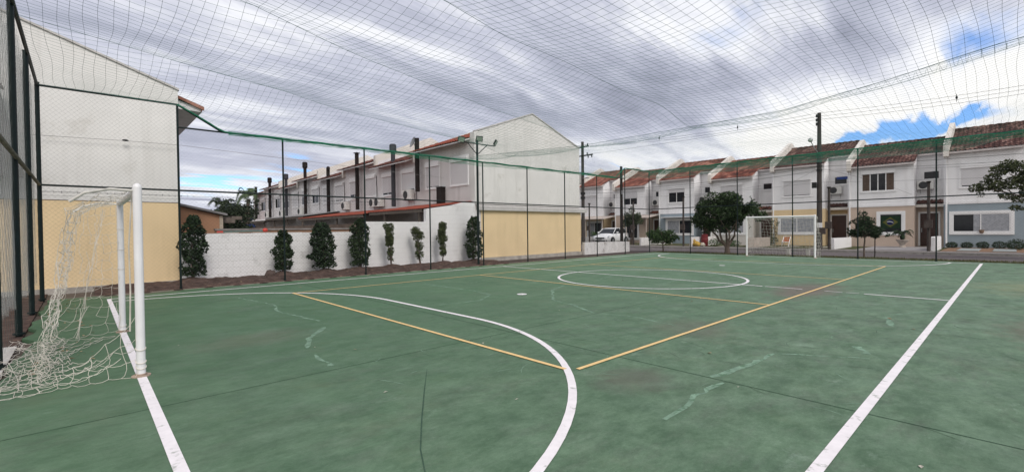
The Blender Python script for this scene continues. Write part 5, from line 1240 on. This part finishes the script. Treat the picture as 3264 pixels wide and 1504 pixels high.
obj('pot', MB().tube([(34.5, 1.6, 0.10), (34.5, 1.6, 0.16), (34.5, 1.6, 0.20), (34.5, 1.6, 0.30), (34.5, 1.6, 0.48), (34.5, 1.6, 0.56), (34.5, 1.6, 0.60), (34.5, 1.6, 0.60)], [0.19, 0.18, 0.12, 0.15, 0.28, 0.33, 0.33, 0.26], 16), mat('pale_pot', (0.40, 0.35, 0.31), 0.85, 0.2, 0.2, 6), t)
fr_ = MB()
for i in range(18): frond(fr_, (34.5, 1.6, 0.88), i * 0.349 + random.uniform(-.1, .1), random.uniform(0.75, 0.95), random.uniform(0.12, 0.45), random.uniform(0.15, 0.4), 0.11, 30, 0.012)
fr_.ell((34.5, 1.6, 0.74), 0.13, 0.13, 0.2, 8, 6)
obj('fronds', fr_, L_DARK, t)
for (x, y, r, lab) in [(35.2, -0.64, .27, 'clipped round bush at the corner of the blue-grey wall, first from the door'), (35.2, -1.31, .27, 'clipped round bush under the left end of the wide window'), (35.2, -1.98, .29, 'clipped round bush under the middle of the wide window'),
                       (35.2, -2.66, .31, 'clipped round bush below the right end of the wide window'), (35.1, -3.35, .42, 'wider clipped bush at the right edge, against the blue-grey wall'), (33.6, -3.30, .34, 'round bush nearest the kerb at the right edge of the garden')]:
    t = thing('clipped_bush', (x, y, 0.1), lab, 'bush', 'clipped round bushes in front of the blue-grey house')
    obj('leaves', foliage([(x, y, 0.1 + r * 0.62, r, r, r * 0.72)], 900, 0.055, 0.5, 0.75), L_DARK, t)
    obj('stem', tube([(x, y, 0.0), (x, y, 0.3)], 0.03, 5), BARK, t)
t = thing('wall_shrub', (35.4, 9.3, 0.1), 'tall dark plant in a corner beside the curtained window of the yellow house', 'plant')
obj('leaves', foliage([(35.4, 9.3, 1.75, .3, .32, .3), (35.4, 9.35, 1.1, .28, .25, .4), (35.3, 9.5, 0.45, .45, .5, .32), (35.2, 9.9, 0.35, .4, .4, .25)], 1000, 0.09, 0.4, 0.4), leafmat('round_tree_leaf', (0, 0, 0), (0, 0, 0)), t)
obj('stem', tube([(35.4, 9.3, 0), (35.4, 9.3, 1.6)], 0.03, 5), BARK, t)
t = thing('yard_palm', (33.8, 24.9, 0.1), 'small dark feathery palm behind the low wall, beside the parked car', 'plant')
fr_ = MB()
for i in range(16): frond(fr_, (33.8, 24.9, 0.55), i * 0.393, random.uniform(0.9, 1.3), random.uniform(0.4, 0.9), random.uniform(0.2, 0.5), 0.16, 26, 0.016)
obj('fronds', fr_, L_MID, t); obj('stem', tube([(33.8, 24.9, 0), (33.8, 24.9, 0.6)], 0.09, 7), BARK, t)
t = thing('garden_shrub', (31.4, 12.6, 0.1), 'straggling green shrub beside the red barrel', 'bush')
obj('leaves', foliage([(31.6, 12.3, .35, .5, .5, .3), (32.3, 11.6, .3, .5, .6, .25), (31.5, 10.8, .3, .4, .5, .25)], 1100, 0.09, 0.4, 0.4), L_MID, t); obj('stem', tube([(31.6, 12.3, 0), (31.6, 12.3, .3)], 0.02, 5), BARK, t)
t = thing('garden_shrub', (32.0, 17.3, 0.1), 'pale green shrub between the slender tree and the low bush', 'bush')
obj('leaves', foliage([(32, 17.3, .5, .5, .6, .35), (32.2, 16.5, .4, .4, .5, .3)], 800, 0.09, 0.4, 0.4), L_OLIVE, t); obj('stem', tube([(32, 17.3, 0), (32, 17.3, .4)], 0.02, 5), BARK, t)
# trees beyond the yards
t = thing('dark_tree', (3.2, 33, 0), 'dense dark tree beyond the shed roof, left of the white terrace', 'tree')
obj('trunk', tube([(3.2, 33, 0), (3.2, 33, 2)], [0.2, 0.1], 7), BARK, t)
obj('crown', foliage(clumps(3.9, 33, 2.4, 1.7, 1.3, 1.5, 34, 0.6) + [(5.0, 33, 3.3, .6, .6, .6), (2.4, 33, 2.3, .6, .6, .5), (4.6, 33, 1.6, .7, .7, .6)], 6500, 0.15, 0.3, 0.5), leafmat('back_tree_leaf', (0.012, 0.020, 0.012), (0.055, 0.075, 0.040), 0.2), t)
t = thing('palm_tree', (6.3, 40, 0), 'palm tree with windblown fronds left of the far white house', 'palm')
obj('trunk', tube([(6.35, 40, 0), (6.3, 40, 2.4), (6.4, 40, 4.3)], [0.22, 0.17, 0.14], 8), BARK, t)
fr_ = MB()
for i, (an, L, ri, dr) in enumerate([(3.1, 2.0, 1.2, 1.2), (2.6, 2.0, 1.5, 1.4), (0.2, 1.6, 1.5, 0.9), (0.9, 1.5, 1.6, 0.7), (4.2, 1.8, 1.3, 1.2), (5.2, 1.8, 1.2, 1.1), (3.6, 2.1, 0.8, 1.3), (1.6, 1.8, 1.4, 1.0), (2.9, 1.7, 1.7, 1.0), (3.3, 2.2, 0.5, 1.5)]): frond(fr_, (6.4, 40, 4.35), an, L * 0.62, ri * 0.7, dr * 0.8, 0.30, 34, 0.03)
obj('fronds', fr_, L_PALM, t)
t = thing('palm_tree', (3.9, 40, 0), 'lower palm with thin spiky fronds above the dark tree', 'palm')
obj('trunk', tube([(4.2, 38, 0), (4.1, 38, 3.6)], [0.16, 0.11], 8), BARK, t)
fr_ = MB()
for i in range(13): frond(fr_, (4.1, 38, 3.6), 2.0 + i * 0.33 + random.uniform(-.1, .1), random.uniform(0.9, 1.4), random.uniform(0.4, 0.8), random.uniform(0.2, 0.6), 0.22, 28, 0.02)
obj('fronds', fr_, leafmat('back_tree_leaf', (0, 0, 0), (0, 0, 0)), t)
for i, (x, y, z, r, lab) in enumerate([(-1.2, 55, 4.5, 1.6, 'thin pale tree top above the left end of the shed roof'), (3.6, 60, 3.9, 1.7, 'dark tree top above the middle of the shed roof'), (6.2, 62, 3.8, 1.5, 'dark tree top above the right end of the shed roof'), (8.6, 66, 3.9, 1.9, 'dark tree top in front of the far blue hill'), (11.4, 62, 4.2, 1.8, 'bushy tree top between the hill and the palms')]):
    t = thing('distant_tree', (x, y, 0), lab, 'tree', 'trees far beyond the yards')
    obj('trunk', tube([(x, y, 0), (x, y, z)], [0.2, 0.07], 6), BARK, t)
    obj('crown', foliage(clumps(x, y, z - (0.2 if i else -.2), r, r, r * 0.62, 9, 0.55), 800 if i else 200, 0.28, 0.3, 0.4), leafmat('back_tree_leaf', (0, 0, 0), (0, 0, 0)), t)

# ------------------------------------------------------------------ poles and wires in the street
PX = 29.55
def pole(name, x, y, h, r0, r1, label, m=CONC, cat='utility pole', group='utility poles'):
    t = thing(name, (x, y, 0), label, cat, group); obj('shaft', tube([(x, y, 0), (x, y, h * 0.5), (x, y, h)], [r0, (r0 + r1) / 2, r1], 10), m, t); return t
def insul(t, x, y, z, s=1.0, down=False):
    d = -1 if down else 1
    obj('insulator', tube([(x, y, z), (x, y, z + d * .05), (x, y, z + d * .09), (x, y, z + d * .14), (x, y, z + d * .20)], [0.02, 0.07 * s, 0.035, 0.065 * s, 0.03], 8), BLACK, t)
p1 = pole('utility_pole', PX, 23.3, 9.35, 0.17, 0.12, 'utility pole with crossarms and a transformer behind the low white wall')
for z, a, b in ((8.05, -1.25, 0.9), (8.85, -0.8, 0.8)):
    arm = obj('crossarm', MB().box(PX - 0.20, PX - 0.11, 23.3 + a, 23.3 + b, z - 0.05, z + 0.05), WOODP, p1)
for y in (-1.15, -0.75, 0.7): insul(p1, PX - 0.155, 23.3 + y, 8.0, 1, True)
insul(p1, PX - 0.155, 22.6, 8.9); insul(p1, PX - 0.155, 23.95, 8.9); insul(p1, PX - 0.155, 22.65, 8.1)
obj('transformer', tube([(PX - 0.42, 23.5, 5.5), (PX - 0.42, 23.5, 5.55), (PX - 0.42, 23.5, 6.35), (PX - 0.42, 23.5, 6.45)], [0.24, 0.30, 0.30, 0.18], 14), mat('transformer_grey', (0.30, 0.29, 0.28), 0.7, 0.3, 0.15, 4), p1)
obj('bracket', MB().box(PX - 0.5, PX - 0.1, 22.5, 22.6, 6.0, 6.06).box(PX - 0.16, PX - 0.1, 22.5, 23.2, 6.0, 6.06), STEEL, p1)
for z in (4.2, 4.6): obj('cable_clamp', tube([(PX, 23.3, z), (PX, 23.3, z + 0.2)], 0.21, 10), BLACK, p1)
p2 = pole('utility_pole', PX, 4.92, 8.45, 0.165, 0.105, 'tall concrete utility pole with a street lamp beside the far goal')
for z in (8.25, 8.0, 7.75):
    insul(p2, PX - 0.18, 5.02, z - 0.1, 0.8)
obj('lamp_arm', tube([(PX - 0.1, 4.98, 6.05), (PX - 0.25, 5.12, 6.3), (PX - 0.35, 5.26, 6.68)], 0.025, 6), STEEL, p2)
hd_ = obj('lamp_head', MB().ell((PX - 0.37, 5.30, 6.80), 0.14, 0.14, 0.13, 12, 8), STEEL, p2); obj('lens', MB().ell((PX - 0.48, 5.30, 6.76), 0.06, 0.10, 0.10, 10, 6), LENS, hd_)
for z in (4.9, 5.15, 5.35): obj('cable_clamp', tube([(PX, 4.92, z), (PX, 4.92, z + 0.09)], 0.16, 10), BLACK, p2)
obj('junction_box', MB().box(PX - 0.30, PX - 0.16, 5.02, 5.25, 3.85, 4.2), BLACK, p2)
obj('plate', MB().box(PX - 0.225, PX - 0.19, 4.72, 5.0, 1.42, 1.72), TRIM, p2)
obj('meter_box', MB().box(PX - 0.32, PX - 0.15, 4.55, 4.95, 1.02, 1.42), mat('meter_box_brown', (0.07, 0.055, 0.05), 0.8, 0.2, 0.3, 5), p2)
p3 = pole('utility_pole', 29.9, 19.45, 6.75, 0.14, 0.105, 'dark bare pole standing behind the fence corner', WOODP)
obj('stub', MB().box(29.75, 29.85, 19.3, 19.35, 4.4, 4.7), STEEL, p3)
for x, y, h, lab in [(29.7, 4.45, 3.82, 'short service post with a meter box, right of the tall concrete pole'), (29.9, -0.08, 3.8, 'short grey service post before the dark door of the beige house'), (29.9, 13.92, 3.8, 'short service post before the slate-blue house, right of the low bush'),
                     (30.2, 23.1, 3.75, 'short dark service post just right of the transformer pole'), (30.6, 18.75, 3.75, 'short dark service post rising through the slender tree')]:
    t = pole('service_post', x, y, h, 0.075, 0.065, lab, mat('service_post_grey', (0.060, 0.050, 0.047), 0.9, 0.15, 0.3, 4), 'service post', 'short service posts along the pavement')
    obj('meter_box', MB().box(x - 0.22, x - 0.08, y - 0.17, y + 0.17, 1.35, 1.78), mat('meter_box_brown', (0, 0, 0)), t)
    obj('cap', MB().box(x - 0.09, x + 0.09, y - 0.09, y + 0.09, h, h + 0.08), WOODP, t)
def span(y0, z0, y1, z1, sag, x=PX - 0.16, n=24): return [(x, lerp(y0, y1, i / n), lerp(z0, z1, i / n) - sag * 4 * (i / n) * (1 - i / n)) for i in range(n + 1)]
for k, (za, zb, zc, sg, lab) in enumerate([(9.0, 8.42, 8.9, 0.30, 'uppermost overhead line along the street'), (8.95, 8.22, 8.7, 0.34, 'second overhead line, the middle one of the upper three'), (8.15, 8.02, 8.5, 0.06, 'third overhead line, lowest of the upper three')]):
    cable(span(24, za, 4.95, zb, sg) + span(4.95, zb, -16, zc, 0.5)[1:], 0.008, DW, lab, 'power line', 'power lines along the street', 'power_line')
for k, (za, zb, zc, sg, lab) in enumerate([(5.0, 5.15, 5.1, 0.35, 'thick telephone cable crossing just above the upper shutters'), (4.75, 4.95, 4.55, 0.42, 'second telephone cable, crossing the upper shutters'), (4.6, 4.85, 4.35, 0.15, 'third telephone cable, tight and straight'), (4.3, 4.2, 3.8, 0.30, 'lowest telephone cable, passing under the upper windows')]):
    cable(span(23.3, za, 4.95, zb, sg) + span(4.95, zb, -16, zc, 0.25)[1:], [0.010, 0.007, 0.006, 0.005][k], DW, lab, 'cable', 'telephone cables along the street', 'telephone_cable')
cable([(PX, 4.9, 5.1), (33, 7.5, 4.55), (35.9, 9.0, 4.4)], 0.006, DW, 'drop cable from the tall pole down to the yellow house', 'cable', 'telephone cables along the street', 'telephone_cable')
cable([(PX, 4.9, 5.1), (32, 2.5, 4.2), (35.9, 1.3, 3.5)], 0.006, DW, 'drop cable from the tall pole down to the beige house', 'cable', 'telephone cables along the street', 'telephone_cable')
cable([(29.9, 13.92, 3.8), (32.5, 12.0, 4.2), (37.3, 9.8, 5.0)], 0.006, DW, 'drop cable from a service post up past the large round tree', 'cable', 'telephone cables along the street', 'telephone_cable')
for y, z, lab in [(15.6, 8.52, 'dark line spacer on the upper lines, left of the tall pole'), (9.7, 8.35, 'dark line spacer on the upper lines, nearest the tall pole'), (-1.2, 8.05, 'dark line spacer on the upper lines, right of the tall pole')]:
    obj('line_spacer', MB().ell((PX - 0.16, y, z), 0.04, 0.05, 0.08, 8, 6).tube([(PX - 0.16, y, z - 0.22), (PX - 0.16, y, z + 0.18)], 0.012, 5), BLACK, None, lab, 'line spacer', 'spacers on the power lines')

# ------------------------------------------------------------------ low walls and small things of the street
STAIN = mat('stained_white_wall', (0.62, 0.60, 0.60), 0.9, 0.15, 0.1, 3, blotch=(0.36, 0.33, 0.32), bthr=0.57, bscale=3.5, streak=0.4)
m_ = MB(); n = 18
pr = [(17.86, 0.0)] + [(lerp(17.86, 22.56, i / n), lerp(0.73, 0.64, i / n) + random.uniform(-0.012, 0.012)) for i in range(n + 1)] + [(22.56, 0.0)]
m_.prism([(a, b - 0.05 if b == 0 else b) for a, b in pr], 13.92, 14.08)
obj('low_wall', m_, STAIN, None, 'stained low white wall between the yellow gable and the street', 'low wall', 'low white walls')
def lowwall(x0, x1, y, h0, h1, lab, m=WHITE_B, th=0.16): obj('low_wall', MB().prism([(x0, 0), (x1, 0), (x1, h1), (lerp(x0, x1, 0.5), lerp(h0, h1, 0.4)), (x0 + 0.04, h0), (x0, h0 - 0.03)], y - th / 2, y + th / 2), m, None, lab, 'low wall', 'low white walls')
lowwall(30.3, 34.8, 4.40, 0.76, 0.72, 'low white garden wall before the dark door of the yellow house', TRIM)
lowwall(30.3, 33.6, -0.22, 0.86, 0.84, 'low white garden wall at the foot of the grey service post', TRIM)
lowwall(30.3, 34.5, 13.55, 0.78, 0.76, 'low stained wall behind the yellow sacks', STAIN)
lowwall(30.3, 35.5, 17.9, 0.72, 0.72, 'low white garden wall between the car and the low bush')
lowwall(30.3, 34.6, 9.45, 0.74, 0.72, 'low beige garden wall seen through the far goal net', mat('beige_low_wall', (0.36, 0.31, 0.28), 0.9, 0.15, 0.15, 3, streak=0.4))
lowwall(29.6, 33.5, 23.75, 0.72, 0.72, 'low grey garden wall at the foot of the transformer pole', mat('grey_low_wall', (0.34, 0.33, 0.33), 0.9, 0.15, 0.15, 3))
t = thing('barrel', (31.8, 13.15, 0.07), 'red plastic barrel standing under the large round tree', 'barrel')
obj('body', MB().tube([(31.8, 13.15, 0.07), (31.8, 13.15, 0.3), (31.8, 13.15, 0.34), (31.8, 13.15, 0.6), (31.8, 13.15, 0.64), (31.8, 13.15, 0.92)], [0.24, 0.25, 0.265, 0.265, 0.25, 0.235], 16), mat('dark_red_plastic', (0.14, 0.010, 0.015), 0.5, 0.4, 0.2, 5), t)
obj('lid', MB().tube([(31.8, 13.15, 0.92), (31.8, 13.15, 0.96), (31.8, 13.15, 0.98)], [0.25, 0.25, 0.1], 16), mat('dark_red_plastic', (0, 0, 0)), t)
for x, y, rx, rz, c, lab in [(30.6, 13.2, .30, .22, (0.42, 0.26, 0.05), 'crumpled yellow sack lying against the stained low wall'), (30.8, 12.85, .22, .16, (0.40, 0.36, 0.30), 'crumpled pale sack beside the yellow one'), (30.7, 13.45, .18, .30, (0.38, 0.24, 0.06), 'upright yellow sack at the end of the low wall')]:
    obj('sack', MB().ell((x, y, rz * 0.8 + 0.07), rx, rx * 0.9, rz, 10, 7, 0.16), mat('sack_%d' % int(rx * 100), c, 0.7, 0.3, 0.4, 9), None, lab, 'sack', 'sacks by the low wall')
t = thing('child_chair', (33.9, 8.02, 0.1), 'small white chair with orange slats leaning on the yellow wall', 'chair')
fm_ = MB()
for y in (7.80, 8.24): fm_.tube([(33.5, y, 0.09), (33.7, y, 0.42), (34.0, y, 0.78)], 0.022, 6).tube([(34.1, y, 0.09), (33.65, y, 0.40)], 0.02, 6)
fm_.tube([(34.0, 7.80, 0.78), (34.0, 8.24, 0.78)], 0.022, 6); obj('frame', fm_, TRIM, t)
for z in (0.68, 0.56, 0.46):
    x = 33.7 + (z - 0.42) * 0.83; obj('slat', MB().prism([(x, z - 0.045), (x + 0.02, z - 0.05), (x + 0.08, z + 0.045), (x + 0.06, z + 0.05)], 7.81, 8.23), mat('orange_slat', (0.30, 0.08, 0.025), 0.6, 0.3, 0.2, 9), t)
obj('seat', MB().box(33.42, 33.72, 7.80, 8.24, 0.39, 0.42), TRIM, t)
for y, lab in [(4.93, 'low concrete bollard behind the far goal, left one of two'), (4.02, 'low concrete bollard behind the far goal, right one of two')]:
    obj('bollard', MB().prism([(23.70, -0.05), (23.88, -0.05), (23.87, 0.33), (23.71, 0.34)], y - 0.075, y + 0.075), mat('bollard_white', (0.45, 0.43, 0.41), 0.9, 0.15, 0.2, 6, streak=0.4), None, lab, 'bollard', 'low bollards on the verge')
obj('flower_pot', MB().tube([(35.93, -1.9, 0.98), (35.93, -1.9, 1.05), (35.93, -1.9, 1.18)], [0.07, 0.10, 0.13], 9), mat('clay_pot', (0.22, 0.15, 0.11), 0.9, 0.1, 0.2, 8), None, 'small clay flower pot on the sill of the wide window', 'flower pot')
# parked car, nose to the street
ct = thing('parked_car', (32.6, 22.3, 0), 'white hatchback parked in a front yard behind the low white wall', 'car')
CARP = mat('white_car_paint', (0.72, 0.72, 0.74), 0.22, 0.5, 0.02, 2)
CG = glassmat('car_glass', (0.02, 0.022, 0.026), 0.04)
CM = Matrix.Translation((30.75, 22.35, 0.07)) @ Matrix.Rotation(R_(6), 4, 'Z')
def carobj(n, mb, m, par, sm=False):
    mb.v = [tuple(CM @ Vector(p)) for p in mb.v]; return obj(n, mb, m, par, sm=sm)
def loft(mb, secs):
    k = len(secs[0]); n0 = len(mb.v)
    for s_ in secs: mb.v += s_
    for i in range(len(secs) - 1):
        for j in range(k):
            a = n0 + i * k + j; b = n0 + i * k + (j + 1) % k; mb.f.append((a, a + k, b + k, b))
    mb.f.append(tuple(n0 + j for j in range(k))); mb.f.append(tuple(n0 + (len(secs) - 1) * k + j for j in reversed(range(k)))); return mb
def bsec(x, zb, zt, w, crown=0.03): return [(x, -w * .92, zb), (x, -w, zb + .14), (x, -w, lerp(zb, zt, .62)), (x, -w * .93, zt - .04), (x, -w * .5, zt + crown * .7), (x, 0, zt + crown), (x, w * .5, zt + crown * .7), (x, w * .93, zt - .04), (x, w, lerp(zb, zt, .62)), (x, w, zb + .14), (x, w * .92, zb)]
body = loft(MB(), [bsec(0.0, .30, .62, .62), bsec(.10, .22, .72, .76), bsec(.35, .18, .80, .85), bsec(.95, .18, .94, .88), bsec(1.15, .18, .99, .88), bsec(2.4, .18, 1.0, .89, 0), bsec(3.6, .2, 1.03, .88, 0), bsec(4.0, .24, 1.0, .82, 0), bsec(4.08, .34, .9, .76)])
for wx in (0.78, 3.28):   # wheel arches: dark recesses set into the flanks
    pass
carobj('body', body, CARP, ct, True)
def csec(x, zb, zt, wb, wt): return [(x, -wb, zb), (x, -wt, zt - .03), (x, -wt * .8, zt), (x, wt * .8, zt), (x, wt, zt - .03), (x, wb, zb)]
carobj('windows', loft(MB(), [csec(1.02, .95, .985, .80, .78), csec(1.75, .98, 1.42, .82, .66), csec(2.4, .98, 1.475, .83, .665), csec(3.3, 1.0, 1.45, .82, .65), csec(3.95, 1.0, 1.03, .74, .70)]), CG, ct)
carobj('roof', loft(MB(), [csec(1.70, 1.405, 1.435, .68, .60), csec(1.95, 1.44, 1.475, .69, .62), csec(2.5, 1.455, 1.50, .69, .62), csec(3.3, 1.435, 1.475, .67, .60), csec(3.6, 1.36, 1.40, .63, .56)]), CARP, ct, True)
for s_ in (-1, 1):
    pl = MB()
    for (a, b) in [((1.05, .985, .79), (1.74, 1.425, .665)), ((2.45, 1.0, .835), (2.45, 1.46, .675)), ((3.35, 1.0, .825), (3.45, 1.43, .66))]: pl.tube([(a[0], s_ * a[2], a[1]), (b[0], s_ * b[2], b[1])], 0.03, 6)
    carobj('pillars', pl, CARP, ct)
    carobj('mirror', MB().ell((1.45, s_ * 0.99, 1.06), 0.07, 0.12, 0.08, 9, 6), CARP, ct)
    carobj('headlight', MB().prism([(0.10, .58), (0.50, .74), (0.56, .80), (0.30, .77), (0.085, .66)], s_ * .60 - .19, s_ * .60 + .19), mat('headlight_glass', (0.45, 0.47, 0.50), 0.15, 0.6, 0.2, 9), ct)
    carobj('fog_lamp', MB().box(0.02, 0.10, s_ * .60 - .10, s_ * .60 + .10, .30, .40), BLACK, ct)
    for wx in (0.78, 3.28):
        wh_ = carobj('wheel', MB().tube([(wx, s_ * .70, .30), (wx, s_ * .72, .30), (wx, s_ * .90, .30), (wx, s_ * .915, .30)], [.25, .31, .31, .25], 22), BLACK, ct)
        rm = MB().tube([(wx, s_ * .905, .30), (wx, s_ * .922, .30)], [.20, .19], 16)
        for k in range(5): rm.tube([(wx, s_ * .924, .30), (wx + .19 * math.cos(k * 1.257), s_ * .924, .30 + .19 * math.sin(k * 1.257))], 0.018, 5)
        carobj('rim', rm, STEEL, wh_)
    carobj('door_handle', MB().box(2.2, 2.36, s_ * .893 - .012, s_ * .893 + .012, .80, .83).box(3.0, 3.16, s_ * .893 - .012, s_ * .893 + .012, .82, .85), CARP, ct)
gr_ = MB().box(-0.012, 0.10, -.46, .46, .50, .62).box(-0.004, 0.12, -.52, .52, .26, .36); carobj('grille', gr_, BLACK, ct)
carobj('number_plate', MB().box(-0.03, -0.013, -.20, .20, .42, .50), STEEL, ct)
ar = MB()
for s_ in (-1, 1):
    for wx in (0.78, 3.28): ar.tube([(wx + .36 * math.cos(a), s_ * .885, .30 + .36 * math.sin(a)) for a in [i * math.pi / 12 for i in range(13)]], 0.025, 5)
carobj('arch_trim', ar, BLACK, ct)
